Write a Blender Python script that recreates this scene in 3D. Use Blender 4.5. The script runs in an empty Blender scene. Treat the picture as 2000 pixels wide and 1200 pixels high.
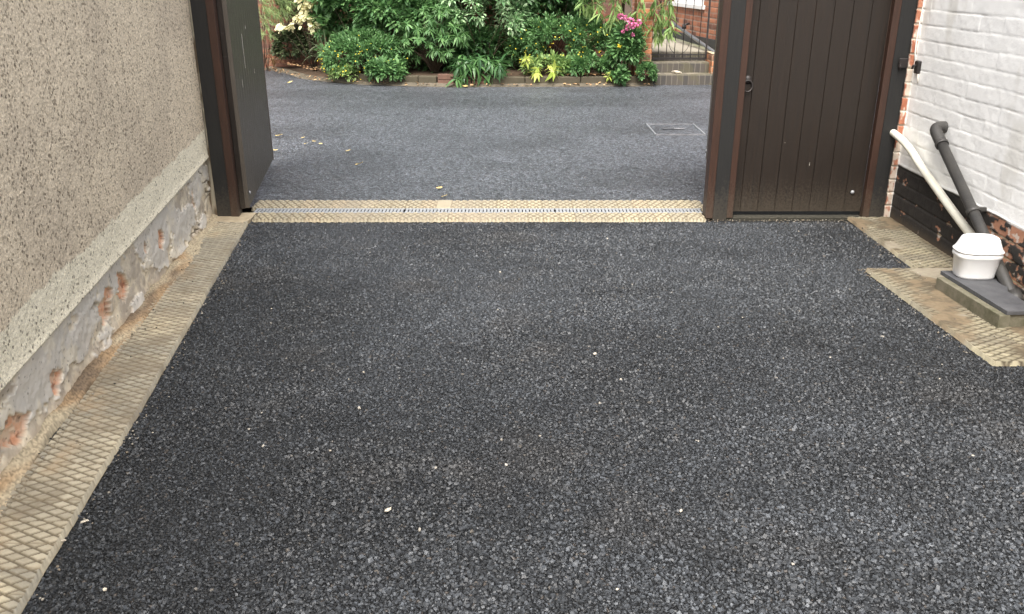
import bpy, bmesh, math, random
import numpy as np
from mathutils import Vector, Matrix
random.seed(7)
RNG = np.random.default_rng(11)
S = bpy.context.scene
COL = S.collection
R = math.radians

# ---------------------------------------------------------------- camera
cam_d = bpy.data.cameras.new('camera'); cam = bpy.data.objects.new('camera', cam_d); COL.objects.link(cam)
cam.location = (0, 0, 1.5)
cam.rotation_euler = (R(90 - 21.4), 0, 0)
cam_d.sensor_width = 36.0
cam_d.lens = 36.0 * 1685 / 2000
cam_d.clip_start = 0.05; cam_d.clip_end = 500
S.camera = cam

# ---------------------------------------------------------------- daylight
SUN_EL, SUN_AZ = 60, 190          # azimuth measured clockwise from +Y; light comes from behind the camera
w = bpy.data.worlds.new('World'); S.world = w; w.use_nodes = True
nt = w.node_tree; nt.nodes.clear()
sky = nt.nodes.new('ShaderNodeTexSky'); sky.sky_type = 'NISHITA'; sky.sun_disc = False
sky.sun_elevation = R(SUN_EL); sky.sun_rotation = R(SUN_AZ)
sky.air_density = 1.0; sky.dust_density = 7.0; sky.ozone_density = 1.0
hs = nt.nodes.new('ShaderNodeHueSaturation'); hs.inputs['Saturation'].default_value = 0.36   # cloud cover greys the blue
bg = nt.nodes.new('ShaderNodeBackground'); bg.inputs['Strength'].default_value = 0.15
wo = nt.nodes.new('ShaderNodeOutputWorld')
nt.links.new(sky.outputs[0], hs.inputs['Color']); nt.links.new(hs.outputs[0], bg.inputs['Color']); nt.links.new(bg.outputs[0], wo.inputs[0])
sun_d = bpy.data.lights.new('sun', 'SUN'); sun_d.energy = 1.3; sun_d.angle = R(38); sun_d.color = (1, 0.95, 0.87)
sun = bpy.data.objects.new('sun', sun_d); COL.objects.link(sun)
az, el = R(SUN_AZ), R(SUN_EL)
sv = Vector((math.sin(az) * math.cos(el), math.cos(az) * math.cos(el), math.sin(el)))
sun.rotation_euler = sv.to_track_quat('Z', 'Y').to_euler()
S.view_settings.view_transform = 'Standard'; S.view_settings.look = 'None'
S.view_settings.exposure = 1.36; S.view_settings.gamma = 1
S.cycles.max_bounces = 6; S.cycles.diffuse_bounces = 4; S.cycles.transparent_max_bounces = 8
S.cycles.use_denoising = True; S.cycles.denoising_input_passes = 'RGB_ALBEDO_NORMAL'; S.cycles.denoising_prefilter = 'ACCURATE'

# ---------------------------------------------------------------- helpers
def tag(o, label=None, cat=None, group=None, kind=None):
    if label: o['label'] = label
    if cat: o['category'] = cat
    if group: o['group'] = group
    if kind: o['kind'] = kind
    return o

def empty(name, loc=(0, 0, 0), rz=0.0):
    o = bpy.data.objects.new(name, None); COL.objects.link(o); o.location = loc; o.rotation_euler = (0, 0, rz)
    o.empty_display_size = 0.1
    return o

def link(name, me, mat, parent=None):
    o = bpy.data.objects.new(name, me); COL.objects.link(o)
    if mat is not None: me.materials.append(mat)
    if parent is not None: o.parent = parent
    return o

class MB:
    """collects simple shapes into one mesh"""
    def __init__(self): self.bm = bmesh.new()
    def box(self, lo, hi, bev=0.0, rz=0.0, about=None, seg=2):
        b = bmesh.new()
        bmesh.ops.create_cube(b, size=1)
        lo, hi = Vector(lo), Vector(hi)
        for v in b.verts:
            v.co = Vector(((v.co.x + .5) * (hi.x - lo.x) + lo.x, (v.co.y + .5) * (hi.y - lo.y) + lo.y, (v.co.z + .5) * (hi.z - lo.z) + lo.z))
        if bev > 0: bmesh.ops.bevel(b, geom=b.edges[:], offset=bev, segments=seg, profile=.5, affect='EDGES')
        if rz:
            c = Vector(about) if about else (lo + hi) / 2
            bmesh.ops.rotate(b, verts=b.verts, cent=c, matrix=Matrix.Rotation(rz, 3, 'Z'))
        self._add(b); return self
    def prism(self, pts, z0, z1, bev=0.0):
        b = bmesh.new()
        vs = [b.verts.new((p[0], p[1], z0)) for p in pts]
        f = b.faces.new(vs)
        r = bmesh.ops.extrude_face_region(b, geom=[f])
        for v in r['geom']:
            if isinstance(v, bmesh.types.BMVert): v.co.z = z1
        bmesh.ops.recalc_face_normals(b, faces=b.faces)
        if bev > 0: bmesh.ops.bevel(b, geom=b.edges[:], offset=bev, segments=2, profile=.5, affect='EDGES')
        self._add(b); return self
    def tube(self, pts, r, n=12, cap=True):
        b = bmesh.new(); pts = [Vector(p) for p in pts]; rings = []
        rr = r if isinstance(r, (list, tuple)) else [r] * len(pts)
        up = None
        for i, p in enumerate(pts):
            t = (pts[min(i + 1, len(pts) - 1)] - pts[max(i - 1, 0)]).normalized()
            if up is None: up = t.orthogonal().normalized()
            up = (up - t * up.dot(t)).normalized(); sd = t.cross(up)
            rings.append([b.verts.new(p + (up * math.cos(2 * math.pi * k / n) + sd * math.sin(2 * math.pi * k / n)) * rr[i]) for k in range(n)])
        for a, c in zip(rings, rings[1:]):
            for k in range(n): b.faces.new((a[k], a[(k + 1) % n], c[(k + 1) % n], c[k]))
        if cap: b.faces.new(rings[0][::-1]); b.faces.new(rings[-1])
        bmesh.ops.recalc_face_normals(b, faces=b.faces)
        for f in b.faces:
            if len(f.verts) == 4: f.smooth = True
        self._add(b); return self
    def lathe(self, prof, c=(0, 0, 0), n=24):
        b = bmesh.new(); rings = []
        for (r, z) in prof:
            rings.append([b.verts.new((c[0] + r * math.cos(2 * math.pi * k / n), c[1] + r * math.sin(2 * math.pi * k / n), c[2] + z)) for k in range(n)])
        for a, d in zip(rings, rings[1:]):
            for k in range(n): b.faces.new((a[k], a[(k + 1) % n], d[(k + 1) % n], d[k])).smooth = True
        b.faces.new(rings[-1]); b.faces.new(rings[0][::-1])
        self._add(b); return self
    def _add(self, b):
        me = bpy.data.meshes.new('t'); b.to_mesh(me); b.free(); self.bm.from_mesh(me); bpy.data.meshes.remove(me)
    def build(self, name, mat, parent=None):
        me = bpy.data.meshes.new(name); self.bm.to_mesh(me); self.bm.free()
        return link(name, me, mat, parent)

def np_mesh(name, V, Fq, mat, parent=None, col=None, smooth=True, aux=None):
    """V (n,3); Fq (m,4) quads; col (n,3)"""
    me = bpy.data.meshes.new(name); n = len(V); m = len(Fq)
    me.vertices.add(n); me.vertices.foreach_set('co', np.asarray(V, np.float32).ravel())
    me.loops.add(m * 4); me.loops.foreach_set('vertex_index', np.asarray(Fq, np.int32).ravel())
    me.polygons.add(m); me.polygons.foreach_set('loop_start', np.arange(0, m * 4, 4, dtype=np.int32))
    me.polygons.foreach_set('loop_total', np.full(m, 4, np.int32))
    me.polygons.foreach_set('use_smooth', np.full(m, smooth, bool))
    me.update(calc_edges=True)
    if col is not None:
        a = me.color_attributes.new('Col', 'FLOAT_COLOR', 'POINT')
        c4 = np.ones((n, 4), np.float32); c4[:, :3] = col; a.data.foreach_set('color', c4.ravel())
    if aux is not None:
        a = me.attributes.new('Aux', 'FLOAT', 'POINT'); a.data.foreach_set('value', np.asarray(aux, np.float32).ravel())
    me.validate()
    return link(name, me, mat, parent)

def grid_faces(n, m, flip=False):
    i = np.arange(n - 1)[:, None] * m + np.arange(m - 1)[None, :]
    f = np.stack([i, i + m, i + m + 1, i + 1], -1).reshape(-1, 4)
    return f[:, ::-1] if flip else f

def h2(ix, iy, k):
    ix = np.asarray(ix, np.int64).astype(np.uint64); iy = np.asarray(iy, np.int64).astype(np.uint64)
    x = ix * np.uint64(374761393) + iy * np.uint64(668265263) + np.uint64(k * 2246822519 % (2 ** 32))
    x &= np.uint64(0xFFFFFFFF); x = (x ^ (x >> np.uint64(13))) * np.uint64(1274126177); x &= np.uint64(0xFFFFFFFF)
    x = (x ^ (x >> np.uint64(16))) * np.uint64(2654435761); x &= np.uint64(0xFFFFFFFF); x ^= x >> np.uint64(15)
    return x.astype(np.float64) / 4294967295.0

def vnoise(x, y, k=0):
    ix = np.floor(x); iy = np.floor(y); fx = x - ix; fy = y - iy
    fx = fx * fx * (3 - 2 * fx); fy = fy * fy * (3 - 2 * fy)
    a = h2(ix, iy, k); b = h2(ix + 1, iy, k); c = h2(ix, iy + 1, k); d = h2(ix + 1, iy + 1, k)
    return (a * (1 - fx) + b * fx) * (1 - fy) + (c * (1 - fx) + d * fx) * fy

def fbm(x, y, k=0, oct=4):
    s = 0; a = .5; t = 0
    for o in range(oct):
        s = s + a * vnoise(x * 2 ** o + 17.3 * o, y * 2 ** o - 9.1 * o, k + o); t += a; a *= .55
    return s / t

def sstep(a, b, x):
    t = np.clip((x - a) / (b - a), 0, 1); return t * t * (3 - 2 * t)

def worley(x, y, k=0):
    """F1, F2, cell ids, offset to the nearest point, in cell units"""
    ix = np.floor(x); iy = np.floor(y)
    f1 = np.full(x.shape, 9.); f2 = np.full(x.shape, 9.); cx = np.zeros(x.shape); cy = np.zeros(x.shape); ox = np.zeros(x.shape); oy = np.zeros(x.shape)
    for dx in (-1, 0, 1):
        for dy in (-1, 0, 1):
            jx = ix + dx; jy = iy + dy
            px = jx + .08 + .84 * h2(jx, jy, k); py = jy + .08 + .84 * h2(jx, jy, k + 1)
            ddx = x - px; ddy = y - py; d = np.sqrt(ddx * ddx + ddy * ddy)
            nr = d < f1
            f2 = np.where(nr, f1, np.minimum(f2, d)); f1 = np.where(nr, d, f1)
            cx = np.where(nr, jx, cx); cy = np.where(nr, jy, cy); ox = np.where(nr, ddx, ox); oy = np.where(nr, ddy, oy)
    return f1, f2, cx, cy, ox, oy

def mixc(a, b, t):
    t = np.asarray(t)[..., None]; return np.asarray(a) * (1 - t) + np.asarray(b) * t

# ---------------------------------------------------------------- materials
def mat(name, color=(.5, .5, .5), rough=.7, spec=.5, metal=0, noise=0.0, nscale=20, bump=0.0, bscale=60, dark=None, attr=False, stretch=None, rvar=0.0, sheen=0, mul=1.0, coat=0, splash=0):
    m = bpy.data.materials.new(name); m.use_nodes = True
    t = m.node_tree; b = t.nodes['Principled BSDF']; L = t.links.new
    b.inputs['Roughness'].default_value = rough; b.inputs['Metallic'].default_value = metal
    b.inputs['Specular IOR Level'].default_value = spec; b.inputs['Coat Weight'].default_value = coat
    tc = t.nodes.new('ShaderNodeTexCoord'); mp = t.nodes.new('ShaderNodeMapping'); L(tc.outputs['Object'], mp.inputs[0])
    if stretch: mp.inputs['Scale'].default_value = stretch
    if attr:
        a = t.nodes.new('ShaderNodeVertexColor'); a.layer_name = 'Col'; src = a.outputs['Color']
    else:
        rg = t.nodes.new('ShaderNodeRGB'); rg.outputs[0].default_value = (*color, 1); src = rg.outputs[0]
    if noise > 0:
        n = t.nodes.new('ShaderNodeTexNoise'); n.inputs['Scale'].default_value = nscale; n.inputs['Detail'].default_value = 6; n.inputs['Roughness'].default_value = .65
        L(mp.outputs[0], n.inputs['Vector'])
        mr = t.nodes.new('ShaderNodeMapRange'); mr.inputs['From Min'].default_value = .3; mr.inputs['From Max'].default_value = .7
        mr.inputs['To Min'].default_value = 0; mr.inputs['To Max'].default_value = noise; L(n.outputs['Fac'], mr.inputs['Value'])
        mx = t.nodes.new('ShaderNodeMix'); mx.data_type = 'RGBA'; L(mr.outputs[0], mx.inputs['Factor']); L(src, mx.inputs['A'])
        mx.inputs['B'].default_value = (*(dark or tuple(c * .4 for c in color)), 1); src = mx.outputs['Result']
    if splash > 0:      # dried mud flecks thrown up by rain near the ground
        sx = t.nodes.new('ShaderNodeSeparateXYZ'); L(tc.outputs['Object'], sx.inputs[0])
        zr = t.nodes.new('ShaderNodeMapRange'); zr.inputs['From Min'].default_value = .02; zr.inputs['From Max'].default_value = .34; zr.inputs['To Min'].default_value = .30; zr.inputs['To Max'].default_value = -.05; L(sx.outputs[2], zr.inputs['Value'])
        sn = t.nodes.new('ShaderNodeTexNoise'); sn.inputs['Scale'].default_value = 70; sn.inputs['Detail'].default_value = 6; sn.inputs['Roughness'].default_value = .75; L(tc.outputs['Object'], sn.inputs['Vector'])
        ad = t.nodes.new('ShaderNodeMath'); ad.operation = 'ADD'; L(zr.outputs[0], ad.inputs[0]); L(sn.outputs['Fac'], ad.inputs[1])
        sr = t.nodes.new('ShaderNodeMapRange'); sr.inputs['From Min'].default_value = .58; sr.inputs['From Max'].default_value = .80; sr.inputs['To Max'].default_value = splash; L(ad.outputs[0], sr.inputs['Value'])
        m4 = t.nodes.new('ShaderNodeMix'); m4.data_type = 'RGBA'; L(sr.outputs[0], m4.inputs['Factor']); L(src, m4.inputs['A']); m4.inputs['B'].default_value = (.11, .092, .068, 1); src = m4.outputs['Result']
    L(src, b.inputs['Base Color'])
    if rvar > 0:
        n3 = t.nodes.new('ShaderNodeTexNoise'); n3.inputs['Scale'].default_value = 9; n3.inputs['Detail'].default_value = 5; L(mp.outputs[0], n3.inputs['Vector'])
        m3 = t.nodes.new('ShaderNodeMapRange'); m3.inputs['From Min'].default_value = .3; m3.inputs['From Max'].default_value = .7
        m3.inputs['To Min'].default_value = rough - rvar; m3.inputs['To Max'].default_value = rough + rvar; L(n3.outputs['Fac'], m3.inputs['Value']); L(m3.outputs[0], b.inputs['Roughness'])
    if bump > 0:
        n2 = t.nodes.new('ShaderNodeTexNoise'); n2.inputs['Scale'].default_value = bscale; n2.inputs['Detail'].default_value = 5; L(mp.outputs[0], n2.inputs['Vector'])
        bp = t.nodes.new('ShaderNodeBump'); bp.inputs['Strength'].default_value = bump; bp.inputs['Distance'].default_value = .004
        L(n2.outputs['Fac'], bp.inputs['Height']); L(bp.outputs[0], b.inputs['Normal'])
    return m

def asphalt_mat(name, cell=.0105, mid=0.0, gap=.2, tilt=1.3, bump=1.0):
    """coated angular stones: per-stone grey, bitumen-black gaps, each stone top tilted its own way"""
    m = bpy.data.materials.new(name); m.use_nodes = True; t = m.node_tree; b = t.nodes['Principled BSDF']; L = t.links.new
    N = t.nodes.new
    def math_(op, a, b_=None, c=None):
        n = N('ShaderNodeMath'); n.operation = op
        for i, x in enumerate((a, b_, c)):
            if x is None: continue
            if isinstance(x, (int, float)): n.inputs[i].default_value = x
            else: L(x, n.inputs[i])
        return n.outputs[0]
    tc = N('ShaderNodeTexCoord'); at = N('ShaderNodeVertexColor'); at.layer_name = 'Col'
    nz = N('ShaderNodeTexNoise'); nz.inputs['Scale'].default_value = 90; nz.inputs['Detail'].default_value = 2; L(tc.outputs['Object'], nz.inputs['Vector'])
    wv = N('ShaderNodeVectorMath'); wv.operation = 'MULTIPLY_ADD'; L(nz.outputs['Color'], wv.inputs[0]); wv.inputs[1].default_value = (.006, .006, .006); L(tc.outputs['Object'], wv.inputs[2])
    sc = N('ShaderNodeVectorMath'); sc.operation = 'MULTIPLY'; L(wv.outputs[0], sc.inputs[0]); k = 1 / cell; sc.inputs[1].default_value = (k, k, 0)
    v = N('ShaderNodeTexVoronoi'); v.voronoi_dimensions = '2D'; v.inputs['Scale'].default_value = 1; L(sc.outputs[0], v.inputs['Vector'])
    e = N('ShaderNodeTexVoronoi'); e.voronoi_dimensions = '2D'; e.feature = 'DISTANCE_TO_EDGE'; e.inputs['Scale'].default_value = 1; L(sc.outputs[0], e.inputs['Vector'])
    sp = N('ShaderNodeSeparateColor'); L(v.outputs['Color'], sp.inputs[0])
    er = N('ShaderNodeMapRange'); er.interpolation_type = 'SMOOTHSTEP'; er.inputs['From Min'].default_value = .02; er.inputs['From Max'].default_value = gap; L(e.outputs[0], er.inputs['Value'])
    # offset inside the stone times a random slope
    of = N('ShaderNodeVectorMath'); of.operation = 'SUBTRACT'; L(sc.outputs[0], of.inputs[0]); L(v.outputs['Position'], of.inputs[1])
    rc = N('ShaderNodeVectorMath'); rc.operation = 'SUBTRACT'; L(v.outputs['Color'], rc.inputs[0]); rc.inputs[1].default_value = (.5, .5, .5)
    dt = N('ShaderNodeVectorMath'); dt.operation = 'DOT_PRODUCT'; L(of.outputs[0], dt.inputs[0]); L(rc.outputs[0], dt.inputs[1])
    h = math_('MULTIPLY', er.outputs[0], math_('ADD', math_('MULTIPLY', sp.outputs[2], .7), .5))
    h = math_('ADD', h, math_('MULTIPLY', dt.outputs['Value'], tilt))
    fn = N('ShaderNodeTexNoise'); fn.inputs['Scale'].default_value = 700; fn.inputs['Detail'].default_value = 3; L(tc.outputs['Object'], fn.inputs['Vector'])
    h = math_('ADD', h, math_('MULTIPLY', fn.outputs['Fac'], .35))
    bp = N('ShaderNodeBump'); bp.inputs['Strength'].default_value = bump; bp.inputs['Distance'].default_value = cell * .42; L(h, bp.inputs['Height']); nrm = bp.outputs[0]
    if mid:
        mn = N('ShaderNodeTexNoise'); mn.inputs['Scale'].default_value = 38; mn.inputs['Detail'].default_value = 4; mn.inputs['Roughness'].default_value = .7; L(tc.outputs['Object'], mn.inputs['Vector'])
        b2 = N('ShaderNodeBump'); b2.inputs['Strength'].default_value = mid; b2.inputs['Distance'].default_value = .02; L(mn.outputs['Fac'], b2.inputs['Height']); L(nrm, b2.inputs['Normal']); nrm = b2.outputs[0]
    L(nrm, b.inputs['Normal'])
    p = math_('POWER', sp.outputs[0], 1.5)
    val = math_('MULTIPLY', math_('ADD', math_('MULTIPLY', p, 2.1), .36), math_('ADD', math_('MULTIPLY', er.outputs[0], .88), .12))
    mx = N('ShaderNodeVectorMath'); mx.operation = 'SCALE'; L(at.outputs[0], mx.inputs[0]); L(val, mx.inputs['Scale'])
    # a few uncoated stones
    rr = math_('GREATER_THAN', sp.outputs[1], .9999); wr = math_('MULTIPLY', math_('GREATER_THAN', sp.outputs[1], .965), .35)
    m1 = N('ShaderNodeMix'); m1.data_type = 'RGBA'; L(wr, m1.inputs['Factor']); L(mx.outputs[0], m1.inputs['A']); m1.inputs['B'].default_value = (.16, .13, .105, 1)
    m2 = N('ShaderNodeMix'); m2.data_type = 'RGBA'; L(rr, m2.inputs['Factor']); L(m1.outputs['Result'], m2.inputs['A']); m2.inputs['B'].default_value = (.42, .39, .34, 1)
    L(m2.outputs['Result'], b.inputs['Base Color'])
    b.inputs['Roughness'].default_value = .42; b.inputs['Specular IOR Level'].default_value = .55
    return m

def roughcast_mat():
    """pebbledash: light stones with dark pits between them; Aux thins the pits out on the pale band"""
    m = bpy.data.materials.new('roughcast'); m.use_nodes = True; t = m.node_tree; b = t.nodes['Principled BSDF']; L = t.links.new; N = t.nodes.new
    def math_(op, a, b_=None):
        n = N('ShaderNodeMath'); n.operation = op
        for i, x in enumerate((a, b_)):
            if x is None: continue
            if isinstance(x, (int, float)): n.inputs[i].default_value = x
            else: L(x, n.inputs[i])
        return n.outputs[0]
    tc = N('ShaderNodeTexCoord'); at = N('ShaderNodeVertexColor'); at.layer_name = 'Col'; ax = N('ShaderNodeAttribute'); ax.attribute_name = 'Aux'
    nz = N('ShaderNodeTexNoise'); nz.inputs['Scale'].default_value = 120; nz.inputs['Detail'].default_value = 2; L(tc.outputs['Object'], nz.inputs['Vector'])
    wv = N('ShaderNodeVectorMath'); wv.operation = 'MULTIPLY_ADD'; L(nz.outputs['Color'], wv.inputs[0]); wv.inputs[1].default_value = (.010, .010, .010); L(tc.outputs['Object'], wv.inputs[2])
    v = N('ShaderNodeTexVoronoi'); v.inputs['Scale'].default_value = 80; L(wv.outputs[0], v.inputs['Vector'])
    sp = N('ShaderNodeSeparateColor'); L(v.outputs['Color'], sp.inputs[0])
    bg_ = N('ShaderNodeTexNoise'); bg_.inputs['Scale'].default_value = 5; bg_.inputs['Detail'].default_value = 5; bg_.inputs['Roughness'].default_value = .65; L(tc.outputs['Object'], bg_.inputs['Vector'])
    thr = math_('SUBTRACT', .93, math_('MULTIPLY', bg_.outputs['Fac'], .72)); thr = math_('ADD', thr, math_('MULTIPLY', ax.outputs['Fac'], .24))
    on = math_('GREATER_THAN', sp.outputs[0], thr)
    r = N('ShaderNodeMapRange'); r.interpolation_type = 'SMOOTHSTEP'; r.inputs['From Min'].default_value = .62; r.inputs['From Max'].default_value = .30; L(v.outputs['Distance'], r.inputs['Value'])
    hole = math_('MULTIPLY', math_('MULTIPLY', on, r.outputs[0]), math_('ADD', math_('MULTIPLY', sp.outputs[1], .6), .25))
    v2 = N('ShaderNodeTexVoronoi'); v2.inputs['Scale'].default_value = 210; L(wv.outputs[0], v2.inputs['Vector']); s2 = N('ShaderNodeSeparateColor'); L(v2.outputs['Color'], s2.inputs[0])
    k = math_('ADD', math_('MULTIPLY', s2.outputs[0], .42), .80)
    sc = N('ShaderNodeVectorMath'); sc.operation = 'SCALE'; L(at.outputs[0], sc.inputs[0]); L(k, sc.inputs['Scale'])
    mx = N('ShaderNodeMix'); mx.data_type = 'RGBA'; L(hole, mx.inputs['Factor']); L(sc.outputs[0], mx.inputs['A']); mx.inputs['B'].default_value = (.10, .078, .055, 1)
    L(mx.outputs['Result'], b.inputs['Base Color']); b.inputs['Roughness'].default_value = .95; b.inputs['Specular IOR Level'].default_value = .2
    h = math_('SUBTRACT', math_('MULTIPLY', s2.outputs[1], .5), math_('MULTIPLY', hole, 1.2))
    bp = N('ShaderNodeBump'); bp.inputs['Strength'].default_value = .5; bp.inputs['Distance'].default_value = .004; L(h, bp.inputs['Height']); L(bp.outputs[0], b.inputs['Normal'])
    return m

def leaf_mat(name, c1, c2, rough=.45, trans=.25, spec=.5):
    """leaf colour varies with the Col attribute's red channel, leaf by leaf"""
    m = bpy.data.materials.new(name); m.use_nodes = True; t = m.node_tree; b = t.nodes['Principled BSDF']; L = t.links.new
    at = t.nodes.new('ShaderNodeVertexColor'); at.layer_name = 'Col'
    sp = t.nodes.new('ShaderNodeSeparateColor'); L(at.outputs[0], sp.inputs[0])
    mx = t.nodes.new('ShaderNodeMix'); mx.data_type = 'RGBA'; L(sp.outputs[0], mx.inputs['Factor'])
    mx.inputs['A'].default_value = (*c1, 1); mx.inputs['B'].default_value = (*c2, 1)
    L(mx.outputs['Result'], b.inputs['Base Color'])
    b.inputs['Roughness'].default_value = rough; b.inputs['Specular IOR Level'].default_value = spec
    tr = t.nodes.new('ShaderNodeBsdfTranslucent'); L(mx.outputs['Result'], tr.inputs['Color'])
    ms = t.nodes.new('ShaderNodeMixShader'); ms.inputs[0].default_value = trans
    L(b.outputs[0], ms.inputs[1]); L(tr.outputs[0], ms.inputs[2]); L(ms.outputs[0], t.nodes['Material Output'].inputs[0])
    return m

M = dict(
    asphalt=asphalt_mat('asphalt_macadam'),
    stone=mat('coated_stone', attr=True, rough=.45, spec=.6, bump=.3, bscale=900),
    asphalt_far=asphalt_mat('asphalt_yard_macadam', .012, mid=.5),
    paver=mat('paver', attr=True, rough=.85, spec=.3, bump=.35, bscale=500, noise=.35, nscale=45, dark=(.20, .16, .10)),
    buff=mat('buff_paver', attr=True, rough=.85, spec=.3, bump=.3, bscale=500, noise=.25, nscale=30, dark=(.38, .30, .19)),
    dirt=mat('dirt', attr=True, rough=.95, spec=.2, bump=.6, bscale=250),
    roughcast=roughcast_mat(),
    plinth=mat('plinth_render', attr=True, rough=.9, spec=.25, bump=.5, bscale=220),
    whitewall=mat('white_masonry_paint', attr=True, rough=.6, spec=.4, bump=.25, bscale=180),
    brick=mat('brick_attr', attr=True, rough=.9, spec=.25, bump=.5, bscale=220),
    black=mat('black_timber_paint', (.0125, .0125, .0125), .6, .35, noise=.6, nscale=7, dark=(.022, .021, .019), stretch=(14, 14, 1), bump=.4, bscale=30, splash=.30),
    brown=mat('brown_timber_stain', (.052, .024, .015), .5, .4, noise=.8, nscale=5, dark=(.026, .015, .011), stretch=(14, 14, 1), bump=.45, bscale=40, splash=.35),
    board=mat('dark_brown_boards', (.023, .0155, .011), .45, .4, noise=.9, nscale=4, dark=(.014, .0115, .0095), stretch=(16, 16, .7), bump=.5, bscale=30, rvar=.1, splash=.35),
    leafboard=mat('weathered_gate_paint', (.095, .080, .064), .42, .5, noise=.8, nscale=4, dark=(.062, .052, .043), stretch=(16, 16, .7), bump=.5, bscale=30, rvar=.1, splash=.4),
    iron=mat('black_iron', (.012, .012, .013), .45, .5, noise=.5, nscale=60, dark=(.04, .025, .018), bump=.3, bscale=200),
    galvdull=mat('dull_steel', (.30, .30, .31), .55, .5, .3, noise=.9, nscale=14, dark=(.08, .08, .085)),
    galv=mat('galvanised_steel', (.36, .37, .38), .5, .5, .3, noise=.6, nscale=40, dark=(.27, .28, .28)),
    railpaint=mat('lit_black_rail_paint', (.09, .095, .10), .3, .7, noise=.6, nscale=20, dark=(.16, .165, .17)),  # black rail greyed in its colour to carry the highlights along it
    grime=mat('dark_damp_concrete', (.055, .05, .038), .9, .3, noise=.9, nscale=40, dark=(.02, .02, .015), bump=.6, bscale=150),
    darkvoid=mat('channel_grime', (.07, .068, .062), .9, .2, noise=.5, nscale=40, dark=(.06, .05, .035)),
    tubwhite=mat('white_plastic', (.83, .83, .82), .32, .5, noise=.25, nscale=14, dark=(.66, .65, .60)),
    pipewhite=mat('aged_white_pipe', (.80, .78, .68), .42, .5, noise=.6, nscale=10, dark=(.60, .57, .45), bump=.15, bscale=120),
    pipegrey=mat('charcoal_pipe', (.035, .034, .033), .5, .5, noise=.6, nscale=14, dark=(.075, .07, .062), bump=.3, bscale=150),
    slate=mat('slate', (.05, .052, .057), .6, .5, noise=.6, nscale=12, dark=(.13, .13, .135), bump=.4, bscale=90, rvar=.12),
    kerbcon=mat('mossy_concrete', (.20, .18, .135), .9, .3, noise=.9, nscale=14, dark=(.075, .075, .04), bump=.6, bscale=150),
    concrete=mat('pale_concrete', (.46, .38, .26), .9, .3, noise=.6, nscale=16, dark=(.2, .16, .1), bump=.6, bscale=120),
    chip=mat('stone_chip', (.50, .46, .38), .7, .4, noise=.4, nscale=80, dark=(.5, .4, .3)),
    yleaf=mat('yellow_leaf', (.72, .56, .22), .6, .4, noise=.6, nscale=40, dark=(.5, .32, .1)),
    upvc=mat('white_window_frame', (.82, .82, .81), .35, .5, noise=.15, nscale=8, dark=(.7, .7, .68)),
    wood_bark=mat('bark', (.08, .06, .04), .9, .2, noise=.6, nscale=30, dark=(.03, .022, .015)),
    path=mat('flagstone', attr=True, rough=.9, spec=.3, bump=.4, bscale=100),
    soil=mat('soil', (.05, .034, .022), .95, .2, noise=.7, nscale=20, dark=(.09, .06, .04), bump=.8, bscale=60),
    bluebrick=mat('engineering_brick', attr=True, rough=.75, spec=.35, bump=.4, bscale=160),
    drip=mat('limescale', (.7, .68, .62), .7, .3, noise=.4, nscale=60, dark=(.3, .2, .15)),
    cable=mat('white_cable', (.8, .8, .76), .5, .4, noise=.2, nscale=10, dark=(.6, .58, .5)),
)
gm = bpy.data.materials.new('window_glass'); gm.use_nodes = True
gb = gm.node_tree.nodes['Principled BSDF']; gb.inputs['Base Color'].default_value = (.10, .15, .10, 1); gb.inputs['Roughness'].default_value = .06; gb.inputs['Specular IOR Level'].default_value = .8
M['glass'] = gm

# ================================================================ SETTING: ground sheet, tarmac, paving
me = bpy.data.meshes.new('ground')
me.from_pydata([(-150, -150, -.09), (150, -150, -.09), (150, 150, -.09), (-150, 150, -.09)], [], [(0, 1, 2, 3)])
tag(link('ground', me, M['soil']), kind='structure')

def wallx(y): return -1.924 - .106 * (y - 5.334)                    # face of the left wall
def edgex(y): return np.interp(y, [1.0, 1.726, 2.58, 5.24, 5.4], [-1.14, -1.234, -1.33, -1.668, -1.69])

def tarmac(x, y):
    """relief and base grey of freshly rolled macadam; single stones come from the shader"""
    fine = sstep(.40, .62, fbm(x * 2.1, y * 2.1, 51, 4))
    j = h2(np.floor(x / .006), np.floor(y / .006), 4)
    z = .0015 * j * (1 - .5 * fine) + .007 * (fbm(x * 1.1, y * 1.1, 61, 3) - .5) + .006 * (fbm(x * 6, y * 6, 63, 3) - .5)
    shade = .058 * (.78 + .44 * fbm(x * 7, y * 7, 65, 4)) * (.85 + .3 * fine)
    shade = shade * (.74 + .62 * sstep(.32, .68, fbm(x * .7 + 5, y * 1.3, 71, 4)))
    dust = .22 * sstep(.60, .78, fbm(x * 2.4 + 9, y * 2.4, 73, 5))
    col = np.stack([shade * .91, shade * 1.0, shade * 1.12], -1); col = mixc(col, (.115, .105, .095), dust)
    return z, col

# near drive
xs = np.arange(-2.1, 2.62, .006); ys = np.arange(1.25, 5.385, .006)
Y, X = np.meshgrid(ys, xs, indexing='ij')
z, c = tarmac(X, Y)
z = z - .0135
V = np.stack([X, Y, z], -1).reshape(-1, 3)
o = np_mesh('asphalt_driveway', V, grid_faces(len(ys), len(xs), True), M['asphalt'], col=c.reshape(-1, 3) * .28)
tag(o, kind='structure')
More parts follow.
